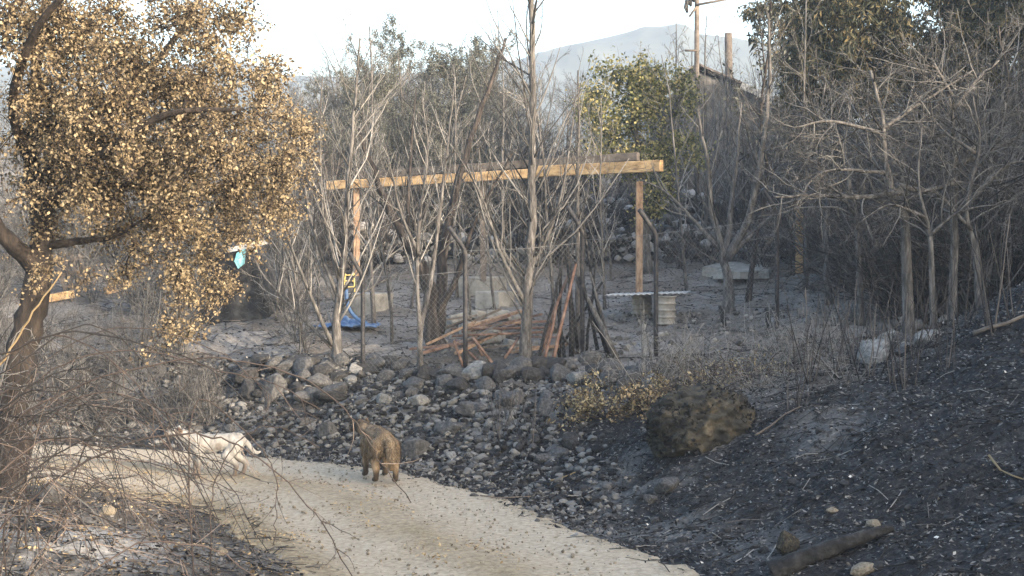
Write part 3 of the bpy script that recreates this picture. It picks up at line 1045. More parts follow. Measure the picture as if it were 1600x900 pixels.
spreading('bare tree with long drooping branches beside the last fence post', 1345, 470, [(1342, 400), (1335, 320), (1320, 240), (1330, 150)], .06,
          [([(1338, 340), (1290, 270), (1250, 250), (1215, 290)], .028, -.5), ([(1335, 310), (1380, 240), (1430, 230)], .028, .3), ([(1325, 250), (1270, 190), (1225, 180)], .025, .3)], Yt=22.5)
spreading('bare tree whose crooked limbs fan out over the pale rubble strip', 1530, 470, [(1525, 400), (1510, 320), (1530, 230), (1520, 150)], .06,
          [([(1518, 360), (1460, 300), (1420, 310)], .03, -.3), ([(1512, 320), (1570, 260), (1620, 250)], .03, -.2), ([(1525, 240), (1470, 200), (1420, 130)], .028, .3)], Yt=19.3)
spreading('low bare tree with pale twisted limbs uphill of the level-limbed tree', 1460, 460, [(1455, 400), (1450, 350), (1435, 290), (1440, 200)], .05,
          [([(1450, 370), (1500, 330), (1560, 320)], .026, -.3), ([(1445, 340), (1390, 320), (1340, 350)], .026, -.3)], Yt=19.0, k=10, bl=1.3)
RMIN = .0028

# brown tangle on the bank under the oak and dry stems round the earthy boulder
rnd = random.Random(91)
for i in range(26):
    px, py = rnd.uniform(-40, 350), rnd.uniform(545, 680)
    g = G(px, py)
    plant(lows[i % 2], g.x, g.y, sc=rnd.uniform(.4, .75))
for i in range(34):
    px = rnd.uniform(990, 1330)
    py = rnd.uniform(540, 625) - (px - 1000) * .08
    g = G(px, py)
    plant(pws[i % 2], g.x, g.y, sc=rnd.uniform(.5, 1.0))
DG = 'dry tangled brush at the top of the slope by the earthy boulder'
dgs = [proto_tree('dry_brush', 'low pale dry brush at the top of the slope by the earthy boulder', 'shrub', .75, .007, ARCH, 'bark', 'pale_twig', stems=9, group=DG, lean=.7) for _ in range(2)]
for i, (px, py) in enumerate([(1030, 590), (1075, 580), (1120, 575), (1165, 580), (1210, 575), (1250, 565), (1290, 560), (1000, 610), (1190, 610), (1230, 600), (960, 600), (1320, 590)]):
    g = G(px, py)
    plant(dgs[i % 2], g.x, g.y, sc=rnd.uniform(.8, 1.3))
rnd = random.Random(17)

# ------------------------------------------------------------------ pergola, blocks, fence
def yaw_box(c, size, yaw=0):
    m = MB()
    m.box(c, size, Matrix.Rotation(yaw, 3, 'Z'))
    return m


def bevel(o, wd=.01, seg=1):
    b = o.modifiers.new('bevel', 'BEVEL')
    b.width = wd
    b.segments = seg
    b.limit_method = 'ANGLE'
    return o


A, B = P(512, 290, 31.5), P(1034, 259, 27.0)
gA = Vector((P(556, 300, 31).x, 31, 0))
root = thing('pergola', 'timber pergola frame with a long sunlit beam on square posts', 'pergola', ((A.x + B.x) / 2, (A.y + B.y) / 2, H((A.x + B.x) / 2, (A.y + B.y) / 2)))
rl = root.location


def pg(name, m, a, b, wd, ht):
    q = MB()
    q.beam(Vector(a) - rl, Vector(b) - rl, wd, ht)
    return bevel(q.build(name, m, root, smooth=False), .008)


pg('beam', M['timber'], A, P(850, 270, 28.65), .12, .19)
pg('beam', M['timber'], P(840, 268, 28.7), B, .14, .22)
up = Vector((0, .35, .14))
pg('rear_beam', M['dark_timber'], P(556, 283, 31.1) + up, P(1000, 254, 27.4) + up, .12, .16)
posts = [(557, 31.05), (755, 29.45), (999, 27.4)]
for px, Yp in posts:
    b0 = P(px, 282, Yp + .16)
    gz_ = H(b0.x, b0.y)
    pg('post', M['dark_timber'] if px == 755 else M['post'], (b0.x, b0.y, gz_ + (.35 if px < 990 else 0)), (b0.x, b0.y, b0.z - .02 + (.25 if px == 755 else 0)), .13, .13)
x_, y_ = P(1249, 360, 33).x, 33
q = MB()
q.beam((x_, y_, H(x_, y_) - .1), (x_, y_, P(1249, 325, 33).z), .16, .16)
tag(bevel(q.build('timber_post', M['timber'], smooth=False, loc=(x_, y_, H(x_, y_))), .01), 'short orange timber post standing alone beyond the fence', 'post')


def conc(label, px0, px1, pyt, pyb, yaw, depth, m='concrete'):
    g = G((px0 + px1) / 2, pyb)
    k = g.y / F
    wd = (px1 - px0) * k * .80
    ht = (pyb - pyt) * k * .92
    o = yaw_box((0, 0, ht / 2 - .1), (wd, depth, ht + .2), 0).build('concrete_block', M[m], None, False, None)
    o.location = g + Vector((0, depth / 2, 0))
    o.rotation_euler = (0, 0, yaw)
    bevel(o, .02, 2)
    tag(o, label, 'block')
    return o


conc('concrete pier block at the foot of the pergola post beside the blue tarp', 540, 606, 457, 492, R(-28), .8)
conc('wide low concrete slab block under the middle pergola post', 717, 790, 432, 461, R(-20), .9)
conc('small concrete block just in front of the wide low slab block', 745, 801, 455, 481, R(-32), .6)
# yellow frame on the pier block, blue tarp beside it
g = G(560, 492)
tl = P(546, 452, g.y + .4)
root = thing('step_ladder', 'small yellow step frame on the concrete pier block', 'ladder', tl)
for dx in (-.12, .10):
    q = MB()
    q.tube([Vector((dx * 1.1, 0, -.1)), Vector((dx * .8, .1, .32))], [.016, .016], 6)
    q.build('rail', M['yellow'], root)
for z in (.05, .17, .29):
    q = MB()
    q.beam((-.12, .03 + z * .2, z), (.10, .03 + z * .2, z), .05, .02)
    q.build('rung', M['yellow'], root, False)
g = G(545, 512)
n_ = 26
u, v = np.meshgrid(np.linspace(-1, 1, n_), np.linspace(-1, 1, n_))
rr = 1 + .35 * fbm(u * 1.3 + 5, v * 1.3, 3, 61)
V = np.stack([(u * .55 * rr).ravel(), (v * .42 * rr).ravel(), (.03 + .3 * np.abs(fbm(u * 3, v * 3, 4, 62)) + .10 * np.exp(-((u + .1)**2 + (v - .6)**2) * 5)).ravel()], 1)
idx = np.arange(n_ * n_).reshape(n_, n_)
qd = np.stack([idx[:-1, :-1], idx[:-1, 1:], idx[1:, 1:], idx[1:, :-1]], -1).reshape(-1, 4)
o = obj('tarp', raw_mesh('tarp', V, qd.ravel(), np.full(len(qd), 4)), M['blue'], None, g)
sd = o.modifiers.new('thick', 'SOLIDIFY')
sd.thickness = .01
q = MB()
hp = [P(541, 452, g.y) - g, P(543, 475, g.y - .02) - g, P(552, 492, g.y - .05) - g, P(568, 505, g.y - .1) - g]
q.tube(smooth_line(hp, 5), [.035] * 16, 6)
q.build('hanging_strip', M['blue'], o)
tag(o, 'crumpled blue plastic tarp on the ground by the bare tree', 'tarp')

# chain-link fence with bent-top posts
posts = [(567, 582, 432, -18), (727, 580, 392, -24), (1025, 556, 365, -28), (1214, 515, 332, -26), (910, 560, 360, -24)]
fp = []
for px, pyb, pye, dx in posts:
    g = G(px, pyb, 21.0)
    fp.append((px, g, P(px, pye, g.y), dx))
g0 = fp[0][1]
root = thing('chain_link_fence', 'burnt chain-link fence on dark steel posts with bent tops along the terrace edge', 'fence', g0)
for px, g, e, dx in fp:
    q = MB()
    k = g.y / F
    tip = e + Vector((dx * k, -.22, 26 * k + .1))
    pts = [g - Vector((0, 0, .2)) - g0, g.lerp(e, .35) - g0, g.lerp(e, .7) - g0, e - Vector((0, 0, .05)) - g0, e + (tip - e) * .15 - g0, tip - g0]
    q.tube(pts, [.036] * 6, 8)
    q.build('fence_post', M['steel'], root)
srt = sorted(fp, key=lambda a: a[0])
q = MB()
for a, b in zip(srt[:-1], srt[1:]):
    pa, pb = a[1], b[1]
    hgt = min(a[2].z - a[1].z, b[2].z - b[1].z)
    L = (pb - pa).length
    cell = .085
    nw = int(L / cell)
    for i in range(-int(hgt / cell), nw):
        for sgn in (1, -1):
            t0, t1 = i * cell, i * cell + hgt
            z0, z1 = 0.0, hgt
            if t0 < 0:
                z0 = -t0
                t0 = 0
            if t1 > L:
                z1 = hgt - (t1 - L)
                t1 = L
            if sgn < 0:
                z0, z1 = hgt - z0, hgt - z1
            f0, f1 = pa.lerp(pb, t0 / L), pa.lerp(pb, t1 / L)
            q.tube([f0 + Vector((0, -.02, z0)) - g0, f1 + Vector((0, -.02, z1)) - g0], [.0012, .0012], 3)
    for zz in (.02, hgt):
        q.tube([pa + Vector((0, 0, zz)) - g0, pa.lerp(pb, .5) + Vector((0, 0, zz - .03)) - g0, pb + Vector((0, 0, zz)) - g0], [.003] * 3, 4)
q.build('wire_mesh', M['wire'], root)
for px, py, dx in [(1133, 508, -8), (1203, 512, -6)]:
    g = G(px, py, 21)
    q = MB()
    k = g.y / F
    q.tube([Vector((.0, 0, -.1)), Vector((dx * k * .5, 0, .15)), Vector((dx * k, 0, .33))], [.05, .045, .035], 7)
    tag(q.build('charred_stump', M['charred'], loc=(0, 0, 0)), 'short charred stake sticking up %s' % ('below the forked grey tree' if px < 1150 else 'at the foot of the last fence post'), 'stake').location = g

# metal sheet table on two drums
g1, g2 = G(1040, 506), G(1003, 490)
dh = .40


def drum(label, g, r, h):
    root = thing('metal_drum', label, 'drum', g)
    q = MB()
    n = 24
    zs, rs = [], []
    for k in range(33):
        z = h * k / 32
        zs.append(z)
        rs.append(r * (.95 + .13 * max(0, math.cos(k / 32 * 2 * math.pi * 4))**4))
    q.tube([Vector((.001 * (i % 2), 0, z)) for i, z in enumerate(zs)], rs, n)
    q.build('shell', M['drum'], root)
    for z in (0, h):
        q = MB()
        an = np.linspace(0, 2 * math.pi, 25)
        q.tube([Vector((r * 1.02 * math.cos(a), r * 1.02 * math.sin(a), z)) for a in an], [.014] * 25, 6)
        q.build('rim', M['drum'], root)


k1 = g1.y / F
drum('pale ribbed metal drum holding up the sunlit end of the sheet table', g1, 16 * k1, 42 * k1)
k2 = g2.y / F
drum('grey ribbed metal drum half hidden under the sheet table', g2, 16 * k2, 30 * k2)
zt = max(g1.z + 42 * k1, g2.z + 30 * k2) + .03
c = (P(1018, 456, (g1.y + g2.y) / 2))
nx = 60
xs = np.linspace(-66 * k1, 62 * k1, nx)
V = []
for j in (0, 1):
    for yv in (-.55, 0, .6):
        for i, x in enumerate(xs):
            wv = .012 * math.sin(i * 1.5)
            V.append((x + yv * .25, yv, wv + (.006 if j else 0) + .02 * math.sin(x * 2)))
V = np.array(V)
idx = np.arange(len(V)).reshape(2, 3, nx)
qd = []
for i in range(nx - 1):
    for r_ in range(2):
        a = idx[0]
        b = idx[1]
        qd.append((a[r_, i], a[r_ + 1, i], a[r_ + 1, i + 1], a[r_, i + 1]))
        qd.append((b[r_, i], b[r_, i + 1], b[r_ + 1, i + 1], b[r_ + 1, i]))
    qd.append((idx[0, 0, i], idx[0, 0, i + 1], idx[1, 0, i + 1], idx[1, 0, i]))
    qd.append((idx[0, 2, i], idx[1, 2, i], idx[1, 2, i + 1], idx[0, 2, i + 1]))
o = obj('metal_sheet', raw_mesh('metal_sheet', V, np.array(qd).ravel(), np.full(len(qd), 4)), M['zinc'], None, (c.x, (g1.y + g2.y) / 2, zt))
tag(o, 'corrugated pale metal sheet laid flat across two drums', 'metal sheet')

# pale round slab
g = G(1156, 428)
q = MB()
k = g.y / F
n_ = 28
ring = []
for i in range(n_):
    a = 2 * math.pi * i / n_
    r_ = 1 + .12 * rnd.gauss(0, 1)
    ring.append((50 * k * math.cos(a) * r_, 1.1 * math.sin(a) * r_))
V = [(x, y, 0.16 + .05 * fbm(np.array([x * 2]), np.array([y * 2]))[0] + .09 * y) for x, y in ring] + [(x * 1.03, y * 1.03, -.1) for x, y in ring] + [(0, 0, .19)]
fc = [(i, (i + 1) % n_, 2 * n_) for i in range(n_)] + [(i + n_, (i + 1) % n_ + n_, (i + 1) % n_, i) for i in range(n_)]
q.add(V, fc)
o = q.build('stone_slab', M['concrete'], None, False)
o.location = g
tag(o, 'flat pale round slab on the ground behind the forked grey tree', 'slab')

# rusty frame and leaning poles
g = G(745, 575)
root = thing('rusty_frame', 'rusty reddish metal frame standing askew on the terrace edge', 'metal frame', g)


def bar(root, name, pts, Yb, r, m, off):
    q = MB()
    q.tube([P(a, b, Yb + d) - off for a, b, d in pts], [r] * len(pts), 6)
    q.build(name, m, root)


yb = g.y
for pts in [[(706, 525, .3), (850, 519, .2)], [(706, 514, 1.2), (850, 512, 1.1)], [(709, 532, 0), (726, 580, 0)], [(738, 527, .1), (777, 577, 0)], [(742, 527, .4), (760, 572, .5)], [(712, 530, .8), (755, 572, .2)], [(811, 527, .2), (788, 560, 0)]]:
    bar(root, 'bar', pts, yb, .022, M['rust'], g)
LP = 'burnt poles leaning together in a heap'
pl = [((896, 425, .2), (965, 545, -.4), .055, 'pale'), ((905, 432, .1), (952, 548, -.2), .04, 'dark'), ((888, 390, .2), (893, 560, .1), .045, 'dark'), ((912, 440, .3), (935, 545, .5), .035, 'dark'), ((880, 400, .2), (838, 558, -.2), .03, 'dark'),
      ((900, 410, .0), (860, 560, -.4), .035, 'red'), ((886, 430, .3), (842, 555, .4), .035, 'red'), ((921, 425, .2), (958, 530, .3), .03, 'pale'), ((872, 470, -.1), (846, 572, -.3), .03, 'red'), ((884, 380, .4), (905, 550, .6), .03, 'dark'),
      ((868, 440, .4), (884, 566, .2), .03, 'dark'), ((930, 410, .3), (915, 540, .2), .028, 'dark'), ((940, 440, .4), (868, 545, .8), .03, 'dark'), ((878, 360, .3), (872, 550, .4), .035, 'dark'), ((910, 350, .2), (945, 500, .9), .03, 'dark'), ((852, 490, .2), (905, 540, .6), .025, 'pale')]
lab = {'pale': 'pale peeled pole leaning in the heap of burnt poles', 'dark': 'thin charred pole leaning in the heap of burnt poles', 'red': 'reddish rusted pole leaning in the heap of burnt poles'}
yb = G(900, 560).y
for a, b, r_, kd in pl:
    pb, pa = P(b[0], b[1], yb + b[2]), P(a[0], a[1], yb + a[2])
    pb.z = min(pb.z, H(pb.x, pb.y)) - .05
    q = MB()
    pts = [pb.lerp(pa, t) + rvec() * .012 - pb for t in (0, .3, .6, 1)]
    q.tube(pts, taper(r_, r_ * .6, 4), 7)
    o = q.build('leaning_pole', {'pale': M['dark_timber'], 'dark': M['charred'], 'red': M['rust']}[kd])
    if kd == 'pale':
        o.data.materials[0] = M['bark']
    o.location = pb
    tag(o, lab[kd], 'pole', 'burnt poles leaning together, ' + kd)

# heap of boards and broken slabs between the poles and the thick trunk
for i in range(20):
    px, py = rnd.uniform(690, 850), rnd.uniform(505, 572)
    g = G(px, py, 20)
    a = rnd.gauss(0, .5)
    L = rnd.uniform(.5, 1.5)
    v_ = Vector((math.cos(a) * L / 2, math.sin(a) * L / 2, rnd.uniform(-.02, .2)))
    q = MB()
    q.beam(-v_, v_, rnd.uniform(.06, .14), rnd.uniform(.02, .05))
    kd = rnd.choice(['rust', 'post', 'dark_timber', 'rust'])
    o = q.build('broken_board', M[kd], None, False)
    o.location = g + Vector((0, 0, .08 + abs(v_.z) * .6 + rnd.uniform(0, .12)))
    tag(o, 'broken board in the low heap of scrap around the rusty frame', 'board', 'broken boards around the rusty frame')
for i, (px, py, wd) in enumerate([(712, 505, 40), (745, 498, 36), (780, 500, 44), (815, 508, 30), (730, 520, 30), (770, 535, 34), (800, 545, 26)]):
    g = G(px, py, 20)
    k = g.y / F
    m_ = yaw_box((0, 0, 0), (wd * k * .8, .4 + .2 * rnd.random(), .14 + .1 * rnd.random()))
    o = m_.build('concrete_chunk', M['concrete'], None, False)
    o.location = g + Vector((0, 0, .06))
    o.rotation_euler = (rnd.uniform(-.25, .25), rnd.uniform(-.3, .3), rnd.uniform(-.6, .6))
    bevel(o, .03, 2)
    tag(o, 'pale broken concrete chunk in the low heap of scrap around the rusty frame', 'concrete chunk', 'concrete chunks around the rusty frame')
# pallet, planks, burnt shed beyond the oak
yb = G(100, 462).y
root = thing('wooden_pallet', 'grey slatted wooden pallet propped upright near the oak trunk', 'pallet', P(100, 455, yb))
off = root.location.copy()
for i in range(4):
    q = MB()
    q.beam(P(88 + i * 12, 405 - i * 3, yb + .2) - off, P(103 + i * 12, 458 - i * 3, yb) - off, .07, .03, Vector((0, 1, 0)))
    q.build('slat', M['dark_timber'], root, False)
for t in (.15, .5, .85):
    q = MB()
    q.beam(P(86 + 15 * t, 405 + 53 * t, yb + .24 - .2 * t) - off, P(132 + 15 * t, 392 + 53 * t, yb + .24 - .2 * t) - off, .07, .05, Vector((0, 1, 0)))
    q.build('crosspiece', M['dark_timber'], root, False)
for (x0, y0, x1, y1, lb) in [(66, 468, 116, 459, 'orange sawn plank lying below the slatted pallet'), (164, 455, 192, 448, 'short orange sawn plank beyond the slatted pallet'), (-10, 405, 16, 400, 'pale plank behind the forked oak trunk')]:
    q = MB()
    yb = G((x0 + x1) / 2, max(y0, y1) + 4).y
    a, b = P(x0, y0, yb), P(x1, y1, yb + .3)
    q.beam(Vector((0, 0, 0)), b - a, .16, .17)
    o = q.build('plank', M['timber'], None, False)
    o.location = a
    tag(bevel(o, .01), lb, 'plank')
g = G(372, 505)
yb = g.y + 1.2
root = thing('burnt_shed', 'collapsed sooty shed with a pale roof rail and turquoise scrap under the oak crown', 'shed', Vector((P(372, 500, yb).x, yb, H(P(372, 500, yb).x, yb))))
off = root.location.copy()
q = MB()
k = yb / F
n_ = 20
u, v = np.meshgrid(np.linspace(0, 1, 26), np.linspace(0, 1, 12))
an = math.pi * u
rx = 62 * k
top = 118 * k
Xs = -np.cos(an) * rx * (1 + .06 * fbm(u * 6, v * 5, 3, 71))
Zs = np.sin(an)**.6 * top * (1 + .18 * fbm(u * 5, v * 4, 3, 72)) - .1
Ys = (v - .5) * 2.2 + .3 * fbm(u * 4, v * 4, 3, 73)
idx = np.arange(u.size).reshape(u.shape)
qd = np.stack([idx[:-1, :-1], idx[:-1, 1:], idx[1:, 1:], idx[1:, :-1]], -1).reshape(-1, 4)
q.add_arr(np.stack([Xs.ravel(), Ys.ravel(), Zs.ravel()], 1), qd)
fr = np.arange(26)
V = np.stack([Xs[0], Ys[0], Zs[0]], 1)
q.add(V, [tuple(fr)])
V = np.stack([Xs[-1], Ys[-1], Zs[-1]], 1)
q.add(V, [tuple(fr[::-1])])
q.build('sooty_cover', M['dark_rock'], root)
q = MB()
q.beam(P(352, 392, yb - 1.2) - off, P(418, 378, yb - 1.1) - off, .07, .09)
q.build('roof_rail', M['zinc'], root, False)
q = MB()
pts = [P(370, 395, yb - 1.25) - off, P(384, 388, yb - 1.2) - off, P(382, 412, yb - 1.22) - off, P(372, 420, yb - 1.28) - off, P(366, 408, yb - 1.3) - off]
q.add([tuple(p) for p in pts] + [tuple(p + Vector((0, .02, 0))) for p in pts], [(0, 1, 2, 3, 4), (9, 8, 7, 6, 5)] + [(i, i + 5, (i + 1) % 5 + 5, (i + 1) % 5) for i in range(5)])
q.build('plastic_scrap', M['turq'], root, False)

# ------------------------------------------------------------------ house, chimney, pole
Yh = 44.0
ridge = P(1090, 104, Yh)
er = P(1300, 190, Yh)
x0, x1 = P(1040, 200, Yh).x, P(1290, 200, Yh).x
gz_ = H((x0 + x1) / 2, Yh) - .3
root = thing('stone_house', 'old stone house with a sagging tiled roof behind the bare trees', 'house', ((x0 + x1) / 2, Yh + 2, gz_))
off = root.location.copy()
eL, eR = P(1030, 150, Yh), P(1262, 182, Yh)
q = MB()
dp = 5.0
pr = [Vector((x0, Yh, gz_)), Vector((x1, Yh, gz_)), Vector((x1, Yh, eR.z - .1)), Vector((ridge.x, Yh, ridge.z - .15)), Vector((x0, Yh, eL.z - .1))]
V = [tuple(p - off) for p in pr] + [tuple(p - off + Vector((0, dp, 0))) for p in pr]
q.add(V, [(4, 3, 2, 1, 0), (5, 6, 7, 8, 9)] + [(i, (i + 1) % 5, (i + 1) % 5 + 5, i + 5) for i in range(5)])
q.build('wall', M['wall'], root, False)
rf = MB()
for a, b in ((ridge, eR + (eR - ridge) * .12), (ridge, eL + (eL - ridge) * .15)):
    rows = 11
    cols = 26
    for i in range(rows):
        for j in range(cols):
            c0 = a.lerp(b, (i + .5) / rows)
            L = (b - a).length / rows
            d = unit(b - a)
            sdv = Vector((0, 1, 0))
            u_ = d.cross(sdv)
            if u_.z < 0:
                u_ = -u_
            c1 = c0 + Vector((0, -.25 + (dp + .5) * (j + .5) / cols, 0)) + u_ * (.05 + rnd.uniform(-.01, .03)) + d * rnd.uniform(-.03, .03) - off
            m3 = Matrix((d, sdv, u_)).transposed()
            rf.box(c1, (L * 1.1, dp / cols * .94, .06), m3)
rf.build('roof', M['tile'], root, False)
q = MB()
q.beam(eR.lerp(ridge, .62) + Vector((0, -.3, -.02)) - off, eR + Vector((0, -.3, -.06)) - off, .06, .2)
q.build('roof_edge_board', M['zinc'], root, False)
q = MB()
c = P(1139, 130, Yh + 1)
q.tube([P(1138, 200, Yh + 1) - off, c - off, P(1138, 52, Yh + 1) - off], [.12] * 3, 12)
q.build('chimney_pipe', M['dark_timber'], root)
# pole with cross arms
Yp = 42.0
b0 = Vector((P(1089, 110, Yp).x, Yp, H(P(1089, 110, Yp).x, Yp) - .1))
root = thing('utility_pole', 'grey pole with a slanted cross arm rising above the house roof', 'pole', b0)


def pb_(name, a, b, r, m):
    q = MB()
    q.tube([a - b0, a.lerp(b, .5) - b0, b - b0], [r, r, r * .95], 8)
    q.build(name, m, root)


pb_('post', b0, P(1089, -14, Yp), .075, M['dark_timber'])
pb_('cross_arm', P(1086, 8, Yp - .1), P(1146, -3, Yp - .1), .035, M['dark_timber'])
pb_('short_arm', P(1070, 79, Yp - .1), P(1090, 79, Yp - .1), .03, M['dark_timber'])
pb_('brace', P(1090, 8, Yp - .05), P(1077, 26, Yp - .05), .03, M['dark_timber'])
q = MB()
for (a, b, c) in [(1073, 0, 20), (1079, -2, 12), (1084, -5, 8)]:
    q.tube([P(a, b, Yp) - b0, P(a - 1, b + c * .6, Yp) - b0, P(a + 1, b + c, Yp) - b0], [.05, .07, .03], 6)
q.build('hanging_rags', M['charred'], root)

# ------------------------------------------------------------------ stones
def ico(sub):
    import bmesh
    bm = bmesh.new()
    bmesh.ops.create_icosphere(bm, subdivisions=sub, radius=1)
    v = np.array([q.co[:] for q in bm.verts])
    f = np.array([[q.index for q in p.verts] for p in bm.faces])
    bm.free()
    return v, f


IV3, IF3 = ico(4)
IV1, IF1 = ico(2)


def rock_shape(g, v, round_=.5, fl=.7):
    n = v.copy()
    d = np.ones(len(v))
    for _ in range(15):
        a = g.normal(size=3)
        a /= np.linalg.norm(a)
        h = g.uniform(.5, .82)
        t = n @ a
        cut = np.where(t > h, h / np.maximum(t, 1e-3), 1)
        d = np.minimum(d, cut + (1 - cut) * round_ * .45)
    p = n * d[:, None]
    o = g.random(3) * 40
    p *= (1 + .22 * fbm(p[:, 0] * 2.2 + o[0] + p[:, 2], p[:, 1] * 2.2 + o[1] - p[:, 2], 4, 3))[:, None]
    p /= np.abs(p).max(0)
    p *= np.array([1, g.uniform(.75, .95), g.uniform(.55, .95) * fl / .7])
    return p


gr = np.random.default_rng(77)
RP = []
for i in range(14):
    me = raw_mesh('stone', rock_shape(gr, IV3, .25 if i < 9 else .8, .72), IF3.ravel(), np.full(len(IF3), 3))
    RP.append(me)
RPM = {}


def stone(loc, size, m, label, group=None, k=None, name='stone', cat='stone', rot=None):
    k = rnd.randrange(14) if k is None else k
    key = (k, m)
    if key not in RPM:
        me = RP[k].copy()
        me.materials.append(M[m])
        RPM[key] = me
    o = bpy.data.objects.new(name, RPM[key])
    COL.objects.link(o)
    o.location = loc
    o.scale = (size * rnd.uniform(.9, 1.5), size, size * rnd.uniform(.8, 1.1)) if not hasattr(size, '__len__') else size
    o.rotation_euler = rot if rot else (rnd.uniform(-.4, .4), rnd.uniform(-.4, .4), rnd.uniform(0, 6.28))
    return tag(o, label, cat, group)


def stone_px(px, py, wpx, hpx, m, label, k=None, name='stone', group=None, y0=6.0, sink=.3):
    """a stone whose foot is seen at px, py and which shows wpx x hpx pixels"""
    g = G(px, py, y0)
    s = g.y / F
    return stone(g + Vector((0, wpx * s * .4, hpx * s * (.5 - sink * .5))), (wpx * s * .56, wpx * s * .5, hpx * s * .85), m, label, group, k, name, 'stone' if name == 'stone' else name, rot=(rnd.uniform(-.15, .15), rnd.uniform(-.15, .15), rnd.uniform(-.4, .4)))


M['earth'] = mat('earthy_boulder', [(.012, .011, .010), (.028, .026, .022), (.06, .052, .038), (.13, .108, .075)], 5, .95, .8, detail=10)
stone_px(427, 634, 42, 44, 'rock', 'squarest grey boulder set in the stone heap below the sunlit bare tree', 2, 'boulder')
stone_px(390, 630, 36, 34, 'dark_rock', 'dark wedge boulder beside the squarest boulder, oak side', 4, 'boulder')
stone_px(466, 622, 34, 30, 'dark_rock', 'dark boulder beside the squarest boulder, bank side', 1, 'boulder')
stone_px(525, 602, 40, 24, 'dark_rock', 'dark flat stone on the lip of the bank above the pale bank stone', 6)
stone_px(512, 688, 34, 34, 'rock', 'lone blocky grey stone low on the bank between the two dogs', 3, 'boulder')
stone_px(885, 582, 34, 24, 'rock', 'rounded pale grey boulder under the leaning poles, bushward one', 11, 'boulder')
stone_px(922, 574, 34, 30, 'rock', 'tall rounded boulder at the foot of the pale leaning pole', 12, 'boulder')
stone_px(868, 565, 36, 22, 'pale_rock', 'pale smooth boulder beside the tallest tree', 10, 'boulder')
stone_px(950, 588, 34, 24, 'rock', 'rounded grey boulder above the dried leafy bush', 9, 'boulder')
stone_px(840, 570, 30, 20, 'rock', 'small rounded stone at the root of the tallest tree', 13)
stone_px(700, 690, 62, 32, 'rock', 'broad low grey boulder on the bank behind the brown dog', 5, 'boulder')
stone_px(740, 655, 60, 34, 'rock', 'large sloping boulder in the middle of the rubble bank', 0, 'boulder')
stone_px(800, 640, 50, 30, 'rock', 'angular boulder high on the rubble bank under the tallest tree', 7, 'boulder')
stone_px(855, 655, 44, 26, 'rock', 'grey boulder beside the dried leafy bush', 8, 'boulder')
stone_px(650, 720, 50, 30, 'rock', 'grey boulder low on the bank just past the brown dog', 2, 'boulder')
stone_px(655, 640, 36, 26, 'pale_rock', 'pale angular stone in the upper rubble', 3)
stone_px(752, 800 - 5, 24, 10, 'tan_rock', 'small tan stone at the rim of the track', 6) if False else None
stone_px(1302, 806, 18, 10, 'tan_rock', 'small tan stone lying halfway up the black slope', 11)
stone_px(1366, 834, 22, 12, 'tan_rock', 'small tan stone lying above the charred log', 9)
stone_px(1352, 902, 40, 22, 'tan_rock', 'larger tan stone below the charred log', 12)
stone_px(1232, 868, 36, 34, 'earth', 'crumbling brown clod above the end of the charred log', 4, 'clod')
stone_px(1045, 775, 40, 34, 'rock', 'reddish grey rough stone on the slope below the earthy boulder', 1)
stone_px(1015, 790, 24, 18, 'rock', 'small rough stone beside the reddish grey stone', 5)
stone_px(165, 805, 26, 14, 'tan_rock', 'tan stone under the brambles', 10)
stone_px(75, 790, 40, 40, 'rock', 'grey stone at the foot of the brambles by the oak', 12)
stone_px(345, 870, 16, 14, 'tan_rock', 'small reddish stone on the near verge of the track', 4)
# earthy boulder
v5, f5 = ico(6)
g = G(1105, 700)
k = g.y / F
d5 = 1 + .5 * fbm(v5[:, 0] * 1.5 + v5[:, 2], v5[:, 1] * 1.5 - v5[:, 2] + 9, 3, 90) + .35 * fbm(v5[:, 0] * 5 + v5[:, 1] * 3, v5[:, 2] * 5 + v5[:, 1] * 3, 4, 91) + .18 * fbm(v5[:, 0] * 15 + v5[:, 1] * 9, v5[:, 2] * 15 + v5[:, 1] * 9, 4, 92)
v5 = v5 * d5[:, None] * np.array([86 * k, .62, 66 * k])
o = obj('boulder', raw_mesh('boulder', v5, f5.ravel(), np.full(len(f5), 3)), M['earth'], None, g + Vector((0, .5, 20 * k)))
tag(o, 'big earthy brown boulder bulging out of the black slope', 'boulder')
gs5 = np.random.default_rng(5)
pk5 = v5[gs5.choice(np.where((v5[:, 1] < .35) & (v5[:, 2] > -30 * k))[0], 3000)]
pt5 = 1 + .006 * gs5.normal(size=(len(pk5), 1))
vv5 = fbm(pk5[:, 0] * 3, pk5[:, 2] * 3, 3, 95)
leaves('burnt_moss', (pk5 * pt5)[vv5 < .06], .05, M['charred'], o, seed=31)
0 and leaves('dry_moss', (pk5 * pt5)[(vv5 > .0) & (pk5[:, 0] < .1) & (pk5[:, 2] > .3)], .05, M['bush_leaf'], o, seed=32)

# rubble bank: the larger stones each a thing
GB = 'grey stones of the rubble bank'
BL = 'rough grey stone among the rubble of the bank'
cnt = 0
tries = 0
while cnt < 125 and tries < 5000:
    tries += 1
    px, py = rnd.uniform(340, 900), rnd.uniform(570, 735)
    if py > 700 and px < 520:
        continue
    if py > 610 + (px - 400) * .3 + 60 and rnd.random() < .5:
        continue
    g = G(px, py)
    if abs(road_s(g.x, g.y)[0]) < HW + .3:
        continue
    s = rnd.choice([.045, .055, .065, .08, .1, .14])
    stone(g + Vector((0, s * .3, s * .2)), s * rnd.uniform(.8, 1.25), rnd.choice(['rock', 'rock', 'dark_rock', 'rock', 'rock', 'pale_rock']), BL, GB)
    cnt += 1
